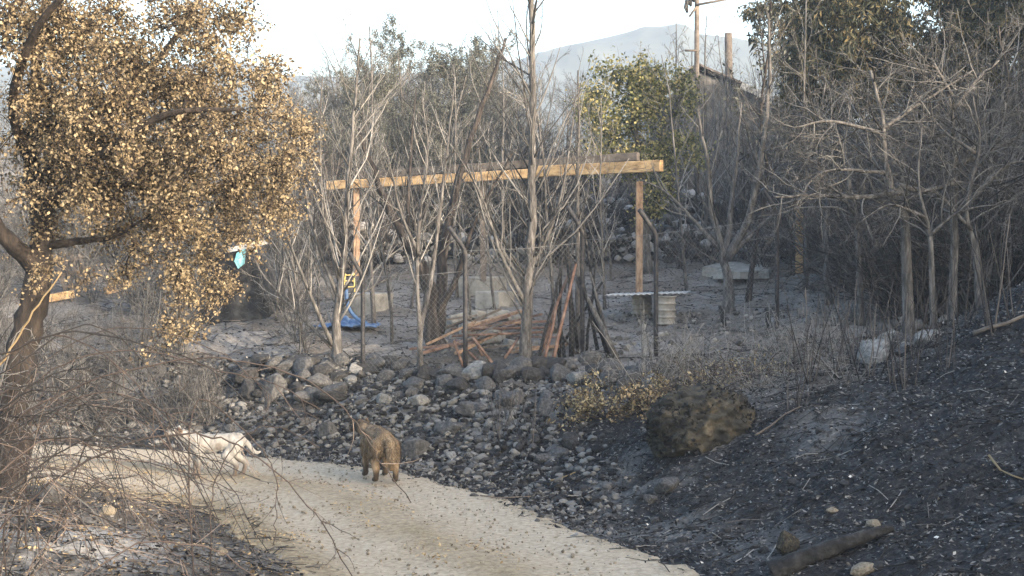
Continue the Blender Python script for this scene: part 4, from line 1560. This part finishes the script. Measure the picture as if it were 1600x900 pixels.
# stones laid along the lip of the terrace
for i in range(54):
    px = 500 + 520 * (i + rnd.random()) / 54
    py = 588 + 10 * math.sin(px * .02) + rnd.uniform(-10, 22)
    g = G(px, py)
    s = rnd.uniform(.11, .21)
    stone(g + Vector((0, s * .4, s * .35)), s, rnd.choice(['rock', 'rock', 'pale_rock', 'dark_rock']), 'ashy stone laid along the lip of the terrace', 'stones along the terrace lip')
# stone heap below the sunlit tree
for i in range(34):
    px = rnd.uniform(375, 520)
    py = rnd.uniform(575, 640)
    g = G(px, py)
    s = rnd.uniform(.1, .22)
    stone(g + Vector((0, .1, s * .5 + rnd.uniform(0, .1))), s, rnd.choice(['rock', 'dark_rock', 'dark_rock', 'tan_rock' if py < 590 else 'dark_rock']), 'stone in the sooty heap below the sunlit bare tree', 'stones of the sooty heap')
# pale rubble strip on the slope
for i in range(50):
    t = rnd.random()
    px = 1370 + 240 * t + rnd.gauss(0, 14)
    py = 560 - 165 * t + rnd.gauss(0, 14)
    g = G(px, py, 17)
    s = rnd.uniform(.08, .26)
    stone(g + Vector((0, 0, s * .3)), s, rnd.choice(['pale_rock', 'rock', 'pale_rock']), 'pale ashy rock in the strip of rubble up the slope', 'pale rocks of the strip up the slope')

# tumbled terrace walls behind the pergola
GW = {}


def rubble_obj(name, pts, sizes, m, label, kind=None, cat=None, flat=.7):
    g = np.random.default_rng(len(pts))
    shp = [rock_shape(g, IV1, .2, flat) for _ in range(12)]
    n = len(pts)
    V, Fc = [], []
    for i in range(n):
        s = shp[i % 12]
        a = g.uniform(0, 6.28)
        ca, sa = math.cos(a), math.sin(a)
        b = g.uniform(-.5, .5)
        cb, sb = math.cos(b), math.sin(b)
        q = s * sizes[i]
        q = np.stack([q[:, 0] * ca - q[:, 1] * sa, q[:, 0] * sa + q[:, 1] * ca, q[:, 2]], 1)
        q = np.stack([q[:, 0], q[:, 1] * cb - q[:, 2] * sb, q[:, 1] * sb + q[:, 2] * cb], 1)
        V.append(q + pts[i])
        Fc.append(IF1 + i * len(IV1))
    Fc = np.vstack(Fc)
    o = obj(name, raw_mesh(name, np.vstack(V), Fc.ravel(), np.full(len(Fc), 3), False), M[m] if isinstance(m, str) else m)
    return tag(o, label, cat, None, kind)


def wallpts(x0, x1, y, h, n, jit=.25):
    xs = gr.uniform(x0, x1, n)
    ys = y + gr.normal(0, jit, n)
    zs = HH(xs, ys) + gr.random(n) * h * (.6 + .8 * vn(xs * .7, xs * 0, 3))
    return np.stack([xs, ys, zs], 1)


M['wall_stone'] = mat('tumbled_wall_stone', [(.02, .02, .02), (.065, .064, .063), (.13, .128, .122), (.32, .31, .295)], 1.2, .95, .3, island=.8)
rubble_obj('stone_wall', wallpts(-4.5, 3.6, 35.5, .8, 800), gr.uniform(.05, .19, 800), 'wall_stone', 'low tumbled dry stone wall just behind the pergola', cat='wall')
rubble_obj('stone_wall', wallpts(3.9, 9.5, 36.5, .7, 600, .8), gr.uniform(.05, .18, 600), 'wall_stone', 'low tumbled dry stone wall behind the pale round slab', cat='wall')
rubble_obj('stone_wall', wallpts(-3, 11, 41.0, 1.1, 1000, .5), gr.uniform(.06, .22, 1000), 'wall_stone', 'higher tumbled dry stone wall in front of the stone house', cat='wall')
rubble_obj('stone_wall', wallpts(-13, -5.5, 37.0, .9, 700, .4), gr.uniform(.06, .2, 700), 'wall_stone', 'tumbled dry stone wall beyond the burnt shed', cat='wall')
# pale rubble around the rusty frame
rp = np.array([tuple(G(rnd.uniform(690, 860), rnd.uniform(490, 560))) for _ in range(60)] + [tuple(G(rnd.uniform(930, 1230), rnd.uniform(490, 555))) for _ in range(140)])
M['pale_mix'] = mat('pale_rubble', [(.06, .057, .052), (.15, .142, .127), (.29, .27, .235)], 2, .95, .3, island=.7)
rubble_obj('pale_rubble', rp, gr.uniform(.02, .075, len(rp)), 'pale_mix', 'pale ashy rubble scattered over the terrace edge', 'stuff')

# small rubble of the bank, one mass
n = 9000
pts = []
th = gr.integers(20, len(RC) - 30, 40000)
dd = gr.uniform(HW + .1, HW + 3.2, 40000)
xy = RC[th] + RN[th] * dd[:, None] + gr.normal(0, .15, (40000, 2))
keep = (xy[:, 1] > 14) & (xy[:, 0] / xy[:, 1] * F + 800 + gr.normal(0, 50, len(xy)) + 400 * (gr.random(len(xy)) < .28) > 350) & (xy[:, 0] / xy[:, 1] * F + 800 + gr.normal(0, 45, len(xy)) < 910)
xy = xy[keep][:n]
zz = HH(xy[:, 0], xy[:, 1])
xy0 = xy.copy()
M['rubble_ash'] = mat('bank_ash_flakes', [(.012, .012, .013), (.05, .05, .05), (.11, .108, .104), (.22, .216, .21)], 2, .95, 0, island=.85)
M['rubble_mix'] = mat('bank_rubble', [(.010, .010, .011), (.024, .024, .025), (.05, .05, .05), (.13, .128, .124)], 2, .95, .3, island=.8)
rubble_obj('rubble', np.stack([xy[:, 0], xy[:, 1], zz], 1), .012 + .045 * gr.random(len(xy))**2.6, 'rubble_mix', 'fine grey rubble and char covering the bank', 'stuff')
M['rubble_mid'] = mat('angular_rubble', [(.014, .014, .015), (.036, .036, .037), (.07, .07, .07), (.15, .148, .142)], 2.5, .95, .4, island=.7)
up_ = np.where(np.abs(road_s(xy[:, 0], xy[:, 1])) - HW > .55 + .4 * fbm(xy[:, 0], xy[:, 1], 3, 8))[0]
sel = gr.choice(up_, 3000)
rubble_obj('broken_rubble', np.stack([xy[sel, 0], xy[sel, 1], zz[sel] + .02], 1), .025 + .06 * gr.random(3000)**2, 'rubble_mid', 'broken angular rubble lying between the larger stones of the bank', 'stuff', flat=.55)

# char and ash litter on the ground
def flakes(name, xy, size, m, label, aspect=1.5, lift=.006, seed=1, flat=1.4):
    z = HH(xy[:, 0], xy[:, 1]) + lift
    v, f = leaf_mesh(np.stack([xy[:, 0], xy[:, 1], z], 1), size, aspect=aspect, seed=seed, flat=flat)
    o = obj(name, raw_mesh(name, v, f, np.full(len(f) // 3, 3), False), m)
    return tag(o, label, None, None, 'stuff')


M['char_mix'] = mat('char_flakes', [(.008, .008, .009), (.024, .024, .026), (.06, .058, .056), (.17, .165, .16)], 1, .9, 0, island=.85)
M['ash_mix'] = mat('white_ash_flakes', [(.3, .3, .29), (.55, .54, .52)], 2, .9, 0, island=.7)
M['litter_mix'] = mat('dry_leaf_litter', [(.10, .07, .04), (.26, .19, .10), (.42, .33, .20)], 2, .9, 0, island=.8)
xy = np.stack([gr.uniform(-1, 9, 120000), gr.uniform(9.5, 22, 120000)], 1)
q_ = xy[:, 0] - .9 * (xy[:, 1] - 12.5)
s_ = road_s(xy[:, 0], xy[:, 1])
xy = xy[(s_ > HW - .25 + .4 * gr.random(len(s_))) & (q_ > -5) & (xy[:, 0] < .4 * xy[:, 1])]
SLOPE = xy
flakes('charred_litter', xy[:46000], .045, M['char_mix'], 'charred twigs and leaves littering the black slope', 2.2, seed=4)
tx = np.stack([gr.uniform(-9, 7, 30000), gr.uniform(18, 36, 30000)], 1)
ts_ = road_s(tx[:, 0], tx[:, 1])
tx = tx[(ts_ > HW + 3) & (tx[:, 0] - .9 * (tx[:, 1] - 12.5) < -1)]
flakes('terrace_litter', tx[:14000], .06, M['rubble_mix'], 'charred leaves and ash flecks littering the terrace', 1.6, seed=14)


def twig_litter(name, xy, Lr, r, m, label):
    q = MB()
    for x, y in xy:
        a = rnd.uniform(0, math.pi)
        L = rnd.uniform(*Lr)
        pts = []
        for t in (-.5, 0, .5):
            xx, yy = x + t * L * math.cos(a), y + t * L * math.sin(a)
            pts.append((xx, yy, rnd.uniform(.0, .04)))
        q.tube([Vector(p) for p in pts], [r * rnd.uniform(.6, 1.3)] * 3, 3)
    for k, Lp in list(q.pl.items()):
        arr = np.array([[tuple(p) for p in a] for a, _ in Lp])
        h = HH(arr[..., 0].ravel(), arr[..., 1].ravel()).reshape(arr.shape[:2])
        q.pl[k] = [([Vector((p.x, p.y, p.z + h[i, j] + r)) for j, p in enumerate(a)], b) for i, (a, b) in enumerate(Lp)]
    return tag(q.build(name, m), label, None, None, 'stuff')


flakes('ash_flakes', xy[-(480):], .034, M['ash_mix'], 'white ash flecks dotted over the black slope', 1.3, .015, seed=5, flat=.6)
xy = np.stack([gr.uniform(-7.5, 1, 40000), gr.uniform(10, 19.5, 40000)], 1)
s_ = road_s(xy[:, 0], xy[:, 1])
nl = xy[(s_ < -HW + .25) & (xy[:, 0] > -.42 * xy[:, 1])]
flakes('dead_leaves', nl[:4000], .045, M['litter_mix'], 'brown dead leaves strewn on the near verge', 1.8, seed=6)
flakes('charred_leaves', nl[4000:20000], .05, M['char_mix'], 'charred leaves strewn on the near verge', 1.8, seed=7)
ct = xy[(np.abs(s_) < .42) | ((s_ < -1.0) & (s_ > -1.7))]
ct = ct[gr.random(len(ct)) < np.clip(.5 + 2.5 * fbm(ct[:, 0] * 1.3, ct[:, 1] * 1.3, 3, 40), 0, 1)]
flakes('leaf_litter', ct[:5000], .035, M['litter_mix'], 'tan leaf litter along the middle of the track', 2.2, .035, seed=8)
ct = xy[np.abs(s_) < 1.6]
rubble_obj('gravel', np.stack([ct[:2500, 0], ct[:2500, 1], HH(ct[:2500, 0], ct[:2500, 1]) + .012], 1), .006 + .016 * gr.random(len(ct[:2500]))**3, 'tan_rock', 'loose gravel on the track', 'stuff')

cl_ = SLOPE[9000:9700]
rubble_obj('clods', np.stack([cl_[:, 0], cl_[:, 1], HH(cl_[:, 0], cl_[:, 1])], 1), .018 + .06 * gr.random(len(cl_))**3, 'dark_rock', 'burnt clods and small stones scattered over the black slope', 'stuff', flat=.6)
twig_litter('fallen_twigs', xy[:0].tolist() + [(rnd.uniform(-1, 8.5), rnd.uniform(12, 21)) for _ in range(0)] + [tuple(p) for p in SLOPE[5000:6800]], (.1, .4), .005, M['charred'], 'burnt twigs scattered over the black slope')
twig_litter('pale_twigs', [tuple(p) for p in SLOPE[8000:8130]], (.1, .4), .005, M['pale_twig'], 'pale twig pieces scattered over the black slope')
twig_litter('terrace_twigs', [tuple(p) for p in tx[15000:16500]], (.15, .7), .007, M['dark_twig'], 'burnt twigs scattered over the terrace')
twig_litter('verge_twigs', [tuple(p) for p in nl[:900]], (.1, .4), .005, M['dark_twig'], 'burnt twigs scattered over the near verge')
# dried leafy bush on the bank
def low_bush(label, px, py, rx, ry, n, leaf_m, size, stems=14, name='dried_bush'):
    g = G(px, py)
    root = thing(name, label, 'bush', g)
    q = MB()
    pos = []
    k = g.y / F
    for i in range(stems):
        d = unit(Vector((rnd.gauss(0, .9), rnd.gauss(0, .5), rnd.uniform(.25, .9))))
        d = Vector((d.x * rx * k, d.y * .8, d.z * ry * k))
        L = d.length
        pts, _ = path(Vector((0, 0, -.05)), unit(d), L * rnd.uniform(.7, 1.1), 6, .15, -.03)
        q.tube(pts, taper(.008, .003, 6), 4)
        for j in range(5):
            a, b = along(pts, rnd.uniform(.3, .95))
            p2, _ = path(a, side_dir(b, .7), L * .35, 4, .2, 0)
            q.tube(p2, taper(.004, .002, 4), 3)
            for _ in range(n):
                pos.append(tuple(along(p2, rnd.random())[0] + rvec() * .04))
    q.build('stems', M['cane'], root)
    leaves('foliage', pos, size, leaf_m, root, seed=rnd.randint(0, 999))


low_bush('dried leafy bush with tan curled leaves sprawling over the bank', 945, 655, 85, 65, 14, M['bush_leaf'], .045, 24)
low_bush('thinner dried bush spreading above the earthy boulder', 1060, 620, 80, 45, 7, M['bush_leaf'], .04, 18)
low_bush('sparse dried bush on the bank under the last fence post', 1180, 590, 75, 50, 4, M['bush_leaf'], .035, 18)
low_bush('low dry growth hanging over the earthy boulder', 1105, 612, 95, 60, 3, M['bush_leaf'], .03, 26)
low_bush('straw coloured dry grass clump beside the earthy boulder', 1010, 640, 60, 50, 5, M['litter_mix'], .05, 26)

lft = xy[(s_ > HW - .1) & (xy[:, 0] < -2)]
flakes('bank_char', lft[:12000], .055, M['char_mix'], 'charred leaves covering the bank under the oak', 1.9, .01, seed=23)
bk = xy0[gr.random(len(xy0)) < .5]
flakes('bank_ash', bk[:5000], .05, M['rubble_ash'], 'ash flecks and charred leaves over the rubble bank', 1.6, .03, seed=21, flat=.5)
# charred log and stick on the slope
ga, gb_, gc = G(1205, 908), G(1300, 872), G(1392, 838)
q = MB()
pts = smooth_line([ga + Vector((0, 0, .05)), gb_ + Vector((0, 0, .06)), gc + Vector((0, 0, .05))], 6)
lp = [p - ga for p in smooth_line(pts, 6)]
q.tube(lp, taper(.10, .04, len(lp)), 28)
q._flush()
for i, vv_ in enumerate(q.v):
    nn_ = fbm(vv_[:, 0] * 7, vv_[:, 1] * 7 + vv_[:, 2] * 30, 4, 66) * .05 + fbm(vv_[:, 0] * 30, vv_[:, 1] * 30 + vv_[:, 2] * 60, 3, 67) * .025
    q.v[i] = vv_ + nn_[:, None] * np.array([.5, -.7, .6])
o = q.build('charred_log', M['charred'])
o.location = ga
tag(o, 'charred log lying at the foot of the black slope', 'log')
for (a, b, lb, r_) in [((1545, 727), (1602, 760), 'pale straight stick on the black slope', .011), ((1180, 690), (1250, 640), 'dark stick lying across the slope by the earthy boulder', .012), ((1520, 540), (1600, 500), 'brown fallen branch high on the slope', .03), ((750, 783), (830, 781), 'thin dark stick at the rim of the track', .009), ((860, 760), (900, 742), 'pale splinter on the bank by the track', .012)]:
    pa, pb2 = G(*a), G(*b)
    q = MB()
    pts = [pa.lerp(pb2, t) for t in (0, .33, .66, 1)]
    pts = [Vector((p.x, p.y, H(p.x, p.y) + r_ + (.05 if i == 0 else .02))) - pa for i, p in enumerate(pts)]
    q.tube(pts, taper(r_, r_ * .6, 4), 6)
    o = q.build('stick', M['straw'] if 'pale' in lb else M['dark_timber'])
    o.location = pa
    tag(o, lb, 'stick')

# ------------------------------------------------------------------ brambles in front
def cane_obj(name, label, px, Yc, r0, r1, m, cat='bramble', sides=24, group=None, dY=None):
    pts = [P(a, b, Yc + (dY * i / len(px) if dY else 0)) for i, (a, b) in enumerate(px)]
    g = Vector((pts[0].x, pts[0].y, H(pts[0].x, pts[0].y) - .03))
    if pts[0].z > g.z + .15:
        pts = [g] + pts
    base = pts[0].copy()
    sp = smooth_line([p - base for p in pts], 6)
    sp = [p + rvec() * .006 for p in sp]
    q = MB()
    n = len(sp)
    q.tube(sp, taper(r0, r1, n), 6)
    for i in range(sides):
        t = rnd.uniform(.25, .98)
        a, d = along(sp, t)
        L = rnd.uniform(.12, .5)
        p2, _ = path(a, side_dir(d, R(rnd.uniform(35, 70))), L, 5, .16, -.04)
        q.tube(p2, taper(r1 * 1.1, .0016, 5), 3)
        if rnd.random() < .5:
            a, d = along(p2, .5)
            p3, _ = path(a, side_dir(d, .8), L * .5, 3, .15, -.03)
            q.tube(p3, taper(.0028, .0014, 3), 3)
    o = q.build(name, m)
    o.location = base
    return tag(o, label, cat, group)


cane_obj('bramble_cane', 'longest arching bramble cane, dipping in front of the brown dog', [(-120, 820), (20, 660), (160, 590), (300, 560), (380, 566), (470, 590), (540, 640), (585, 705), (640, 785)], 10.5, .008, .004, M['cane'], sides=5)
cane_obj('bramble_cane', 'dark arching cane crossing over the white dog and falling to the verge', [(-60, 900), (60, 770), (180, 700), (290, 678), (370, 695), (440, 745), (500, 815), (552, 905)], 10.0, .009, .004, M['cane'], sides=16)
cane_obj('bramble_cane', 'arching cane from the oak foot to the sooty stone heap', [(-80, 800), (10, 640), (120, 560), (240, 550), (340, 580), (430, 600), (500, 640)], 11.5, .008, .004, M['cane'], sides=14)
cane_obj('straw_cane', 'straw yellow leaning cane across the dark oak trunk', [(-150, 900), (-60, 690), (0, 572), (45, 500), (95, 425)], 10.0, .011, .006, M['straw'], sides=2)
cane_obj('bramble_cane', 'cane hanging straight down over the near verge', [(300, 640), (380, 672), (428, 735), (432, 790), (428, 850)], 10.5, .006, .003, M['cane'], sides=4)
cane_obj('bramble_cane', 'curved cane loop beside the white dog tail', [(330, 790), (350, 720), (395, 672), (440, 670), (500, 700)], 11.0, .006, .003, M['cane'], sides=8)
for i in range(20):
    x0, y0 = rnd.uniform(-140, 40), rnd.uniform(600, 860)
    x1 = rnd.uniform(180, 440)
    y1 = rnd.uniform(740, 890) if rnd.random() < .7 else rnd.uniform(600, 660)
    pk = min(y0, y1) - rnd.uniform(20, 150)
    mx_ = x0 + (x1 - x0) * rnd.uniform(.4, .6)
    cane_obj('bramble_cane', 'arching leafless bramble cane among the tangle in front of the track', [(x0, y0), (x0 + (mx_ - x0) * .5, (y0 + pk * 2) / 3), (mx_, pk), (x1 - (x1 - mx_) * .4, pk + (y1 - pk) * .3), (x1, y1)], rnd.uniform(9, 12), rnd.uniform(.005, .009), .003, M['cane'] if rnd.random() < .6 else M['dark_twig'], sides=rnd.randint(7, 14), group='arching bramble canes in front of the track')
BR = 'tangled brambles in front of the track'


def bramble(px, py, Yc, n, hmax, reach, dk):
    g = P(px, py, Yc)
    g = Vector((g.x, Yc, H(g.x, Yc) - .05))
    root = thing('bramble', 'tangled leafless bramble with reddish brown canes in front of the track', 'bramble', g, 0, BR)
    q = MB()
    q2 = q
    for i in range(n):
        a = rnd.gauss(.15, .9)
        rx = reach * rnd.uniform(.4, 1.1)
        hh = hmax * rnd.uniform(.35, 1.0)
        e = Vector((rx * math.cos(a), rx * math.sin(a) * .5, 0))
        p0 = Vector((rnd.gauss(0, .25), rnd.gauss(0, .25), 0))
        pts = [p0, p0 + e * .22 + Vector((0, 0, hh * .7)), p0 + e * .5 + Vector((0, 0, hh)), p0 + e * .8 + Vector((0, 0, hh * .78)), p0 + e * 1.05 + Vector((0, 0, hh * rnd.uniform(.1, .6)))]
        sp = [p + rvec() * .012 for p in smooth_line(pts, 4)]
        m = len(sp)
        r0 = rnd.uniform(.004, .009)
        q.tube(sp, taper(r0, .0028, m), 5)
        for j in range(rnd.randint(5, 10)):
            t = rnd.uniform(.15, .98)
            b, d = along(sp, t)
            L = rnd.uniform(.15, .65)
            p2, _ = path(b, side_dir(d, R(rnd.uniform(30, 75))), L, 5, .16, -.03)
            q2.tube(p2, taper(.0036, .0018, 5), 3)
            for _k in range(2):
                b2, d2 = along(p2, rnd.uniform(.3, .9))
                p3, _ = path(b2, side_dir(d2, .8), L * .45, 3, .15, -.02)
                q2.tube(p3, taper(.0024, .0014, 3), 3)
    q.build('canes', M['cane'] if not dk else M['twig'], root)


for (px, py, Yc, n, hm_, rc_, dk) in [(-120, 800, 10.0, 8, 1.6, 2.6, 0), (-40, 800, 11.2, 8, 1.6, 2.3, 1), (30, 800, 12.2, 6, 1.4, 1.9, 0), (-60, 820, 9.0, 4, 1.3, 2.0, 0), (-20, 800, 13.2, 8, 1.8, 2.0, 1), (-140, 800, 12.0, 9, 2.0, 2.6, 1)]:
    bramble(px, py, Yc, n, hm_, rc_, dk)

# ------------------------------------------------------------------ dogs
def body_mesh(name, chain, ears, yscale=.9, vox=.011):
    """one continuous skin grown over tapered limbs: chain = list of ((x,y,z,r), (x,y,z,r))"""
    iv, if_ = ico(2)
    V, Fc, n = [], [], 0
    for a, b in chain:
        pa, pb = np.array(a[:3]), np.array(b[:3])
        L = np.linalg.norm(pb - pa)
        k = max(2, int(L / (min(a[3], b[3]) * .35)) + 1)
        for i in range(k):
            t = i / (k - 1)
            r = a[3] + (b[3] - a[3]) * t
            c = pa + (pb - pa) * t
            s = np.array([1, yscale if r > .07 else 1, 1])
            V.append(iv * r * s + c)
            Fc.append(if_ + n)
            n += len(iv)
    for tip, c, w in ears:
        tip, c = np.array(tip), np.array(c)
        for i in range(7):
            t = i / 6
            V.append(iv * np.array([w * .5, w, w]) * (1 - .8 * t) + c + (tip - c) * t)
            Fc.append(if_ + n)
            n += len(iv)
    f = np.vstack(Fc)
    me = raw_mesh(name, np.vstack(V), f.ravel(), np.full(len(f), 3))
    o = obj(name, me, None)
    rmd = o.modifiers.new('remesh', 'REMESH')
    rmd.mode = 'VOXEL'
    rmd.voxel_size = vox
    s = o.modifiers.new('smooth', 'SMOOTH')
    s.factor = .5
    s.iterations = 4
    dg = bpy.context.evaluated_depsgraph_get()
    me2 = bpy.data.meshes.new_from_object(o.evaluated_get(dg))
    bpy.data.objects.remove(o)
    me2.polygons.foreach_set('use_smooth', np.ones(len(me2.polygons), bool))
    # a rough coat
    vv = np.empty(len(me2.vertices) * 3)
    me2.vertices.foreach_get('co', vv)
    vv = vv.reshape(-1, 3)
    nn = np.empty(len(me2.vertices) * 3)
    me2.vertices.foreach_get('normal', nn)
    nn = nn.reshape(-1, 3)
    h = fbm(vv[:, 0] * 22 + vv[:, 1] * 9, vv[:, 2] * 9 + vv[:, 1] * 22, 4, 80)
    me2.vertices.foreach_set('co', (vv + nn * (h * .03)[:, None]).astype(np.float32).ravel())
    me2.update()
    return me2


def fur(root, me, m, n, L, seed):
    g = np.random.default_rng(seed)
    vv = np.empty(len(me.vertices) * 3)
    me.vertices.foreach_get('co', vv)
    nn = np.empty(len(me.vertices) * 3)
    me.vertices.foreach_get('normal', nn)
    vv, nn = vv.reshape(-1, 3), nn.reshape(-1, 3)
    k = g.choice(np.where((vv[:, 2] > .26) & (vv[:, 0] < .33))[0], n)
    p, q = vv[k], nn[k]
    d = q * .55 + np.array([-.45, 0, -.75]) + g.normal(size=(n, 3)) * .22
    d /= np.linalg.norm(d, axis=1)[:, None]
    s = np.cross(d, q)
    s /= np.linalg.norm(s, axis=1)[:, None] + 1e-6
    l_ = L * g.uniform(.6, 1.4, n)[:, None]
    V = np.stack([p - s * .004, p + s * .004, p + d * l_ * .6 + s * .003, p + d * l_], 1).reshape(-1, 3)
    b = (np.arange(n) * 4)[:, None]
    f = np.concatenate([b + np.array([0, 1, 2]), b + np.array([0, 2, 3])], 1).reshape(-1)
    obj('fur', raw_mesh('fur', V, f, np.full(n * 2, 3), False), m, root)


def coat(name, base, dark, pts):
    """coat colours by place on the body: pts = [(centre, radius)] of dark patches"""
    m = mat(name, base, 9, .9, .35, stretch=(1, 1, .4))
    n, l = m.node_tree.nodes, m.node_tree.links
    b = n['Principled BSDF']
    src = b.inputs['Base Color'].links[0].from_socket
    tc = n.new('ShaderNodeTexCoord')
    nz = n.new('ShaderNodeTexNoise')
    nz.inputs['Scale'].default_value = 14
    l.new(tc.outputs['Object'], nz.inputs[0])
    for c, r, s in pts:
        mp = n.new('ShaderNodeMapping')
        mp.inputs['Location'].default_value = (-c[0] / s[0], -c[1] / s[1], -c[2] / s[2])
        mp.inputs['Scale'].default_value = (1 / s[0], 1 / s[1], 1 / s[2])
        l.new(tc.outputs['Object'], mp.inputs[0])
        ln = n.new('ShaderNodeVectorMath')
        ln.operation = 'LENGTH'
        l.new(mp.outputs[0], ln.inputs[0])
        ad = n.new('ShaderNodeMath')
        ad.operation = 'MULTIPLY_ADD'
        ad.inputs[1].default_value = .5
        l.new(nz.outputs[0], ad.inputs[0])
        l.new(ln.outputs['Value'], ad.inputs[2])
        mr = n.new('ShaderNodeMapRange')
        mr.inputs['From Min'].default_value = 1.0
        mr.inputs['From Max'].default_value = 1.45
        mr.inputs['To Min'].default_value = r
        mr.inputs['To Max'].default_value = 0
        l.new(ad.outputs[0], mr.inputs[0])
        mx = n.new('ShaderNodeMix')
        mx.data_type = 'RGBA'
        l.new(mr.outputs[0], mx.inputs[0])
        l.new(src, mx.inputs[6])
        mx.inputs[7].default_value = (*dark, 1)
        src = mx.outputs[2]
    l.new(src, b.inputs['Base Color'])
    return m


def link_chain(L):
    return list(zip(L[:-1], L[1:]))


def eyes(root, ex, ey, ez, r=.012):
    for s in (1, -1):
        q = MB()
        iv, if_ = ico(2)
        q.add_arr(iv * r + np.array([ex, ey * s, ez]), if_)
        q.build('eye', M['steel'], root)


# brown dog: seen from behind its flank, head turned to the bank
ch = link_chain([(-.27, 0, .50, .115), (-.05, 0, .485, .125), (.16, 0, .47, .150), (.25, 0, .48, .145), (.34, .03, .52, .105), (.43, .07, .57, .088), (.50, .10, .60, .082)])
ch += link_chain([(.50, .10, .60, .080), (.56, .14, .58, .052), (.62, .18, .56, .036)])
ch += link_chain([(-.33, 0, .53, .055), (-.42, -.02, .49, .055), (-.46, -.03, .38, .055), (-.45, -.03, .27, .052), (-.42, -.03, .19, .030)])
for s, fx_, hx in ((1, .03, .05), (-1, -.02, -.04)):
    ch += link_chain([(-.27, s * .07, .44, .105), (-.20 + hx, s * .095, .31, .075), (-.34 + hx, s * .095, .17, .036), (-.315 + hx, s * .095, .05, .030), (-.25 + hx, s * .095, .028, .028)])
    ch += link_chain([(.23, s * .085, .42, .085), (.19 + fx_, s * .10, .29, .052), (.215 + fx_, s * .10, .15, .034), (.215 + fx_, s * .10, .045, .032), (.265 + fx_, s * .10, .028, .028)])
ch = [((a[0] * 1.0, a[1] * 1.2, a[2], a[3] * (1.17 if a[3] > .07 else 1.12)), (b[0] * 1.0, b[1] * 1.2, b[2], b[3] * (1.17 if b[3] > .07 else 1.12))) for a, b in ch]
me = body_mesh('dog', ch, [((.468, .152, .715), (.465, .145, .645), .04), ((.515, .035, .715), (.495, .045, .65), .04)])
brown = coat('brown_coat', [(.07, .05, .034), (.19, .135, .085), (.33, .25, .165)], (.018, .014, .012),
             [((.55, .13, .60), 1, (.15, .15, .16)), ((.26, 0, .04), .8, (.16, .3, .15)), ((-.3, 0, .03), .75, (.16, .3, .12)), ((-.36, 0, .36), .8, (.05, .06, .14)), ((0, 0, .64), .5, (.30, .1, .05)), ((.38, 0, .60), .8, (.08, .12, .14))])
g = G(592, 752)
dog = obj('dog', me, brown)
dog.location = (P(592, 752, g.y).x, g.y + .1, H(P(592, 752, g.y).x, g.y + .1) + .014)
dog.rotation_euler = (0, 0, math.atan2(.94, -.33))
tag(dog, 'brown shaggy dog with dark legs and face, seen from behind on the track edge', 'dog')
fur(dog, me, mat('brown_fur', [(.08, .057, .038), (.19, .138, .088), (.29, .218, .142), (.38, .3, .2)], 3.5, .9, 0, island=.4), 6500, .032, 3)
eyes(dog, .56, .0, .0) if False else None

# white dog: side on
ch = link_chain([(-.30, 0, .46, .10), (-.12, 0, .45, .098), (.08, 0, .43, .118), (.24, 0, .44, .125), (.34, 0, .50, .085), (.43, .02, .555, .066), (.50, .04, .585, .068)])
ch += link_chain([(.50, .04, .585, .066), (.57, .07, .575, .045), (.635, .095, .567, .030)])
ch += link_chain([(-.36, 0, .49, .035), (-.44, 0, .42, .03), (-.51, 0, .33, .027), (-.57, 0, .30, .02), (-.61, 0, .32, .014)])
for s, fx_, hx in ((1, .0, .06), (-1, .07, -.05)):
    ch += link_chain([(-.30, s * .06, .41, .088), (-.22 + hx, s * .075, .29, .058), (-.36 + hx, s * .075, .165, .028), (-.335 + hx, s * .075, .045, .022), (-.28 + hx, s * .075, .023, .022)])
    ch += link_chain([(.23, s * .075, .39, .07), (.19 + fx_, s * .08, .27, .042), (.205 + fx_, s * .08, .14, .026), (.205 + fx_, s * .08, .04, .024), (.25 + fx_, s * .08, .023, .023)])
ch = [((a[0] * .92, a[1], a[2], a[3] * 1.08), (b[0] * .92, b[1], b[2], b[3] * 1.08)) for a, b in ch]
me = body_mesh('dog', ch, [((.385, .12, .60), (.425, .095, .63), .035), ((.405, -.06, .60), (.437, -.025, .635), .035)], .85)
white = coat('white_coat', [(.12, .118, .113), (.21, .207, .2), (.29, .286, .275)], (.085, .06, .045), [((.425, .10, .61), 1, (.055, .07, .07)), ((.58, .09, .57), .7, (.05, .05, .04)), ((.20, 0, .08), .75, (.12, .2, .15)), ((-.27, 0, .08), .75, (.16, .2, .14)), ((-.06, .1, .4), .5, (.05, .06, .05))])
g = G(338, 749)
dog = obj('dog', me, white)
dog.location = (g.x - .02, g.y, H(g.x, g.y) + .01)
dog.rotation_euler = (0, 0, math.pi + .12)
tag(dog, 'lean white dog standing side on behind the arching bramble cane', 'dog')

# ------------------------------------------------------------------ haze
hb = MB()
hb.box((-45, 355, 40), (740, 830, 140))
hm = bpy.data.materials.new('haze')
hm.use_nodes = True
hm.node_tree.nodes.remove(hm.node_tree.nodes['Principled BSDF'])
pv = hm.node_tree.nodes.new('ShaderNodeVolumePrincipled')
pv.inputs['Color'].default_value = (.54, .66, .82, 1)
pv.inputs['Density'].default_value = 0.00092
pv.inputs['Anisotropy'].default_value = 0.0
hm.node_tree.links.new(pv.outputs[0], hm.node_tree.nodes['Material Output'].inputs['Volume'])
tag(hb.build('haze', hm, smooth=False), 'thin pale bluish smoke haze over the valley', None, None, 'stuff')
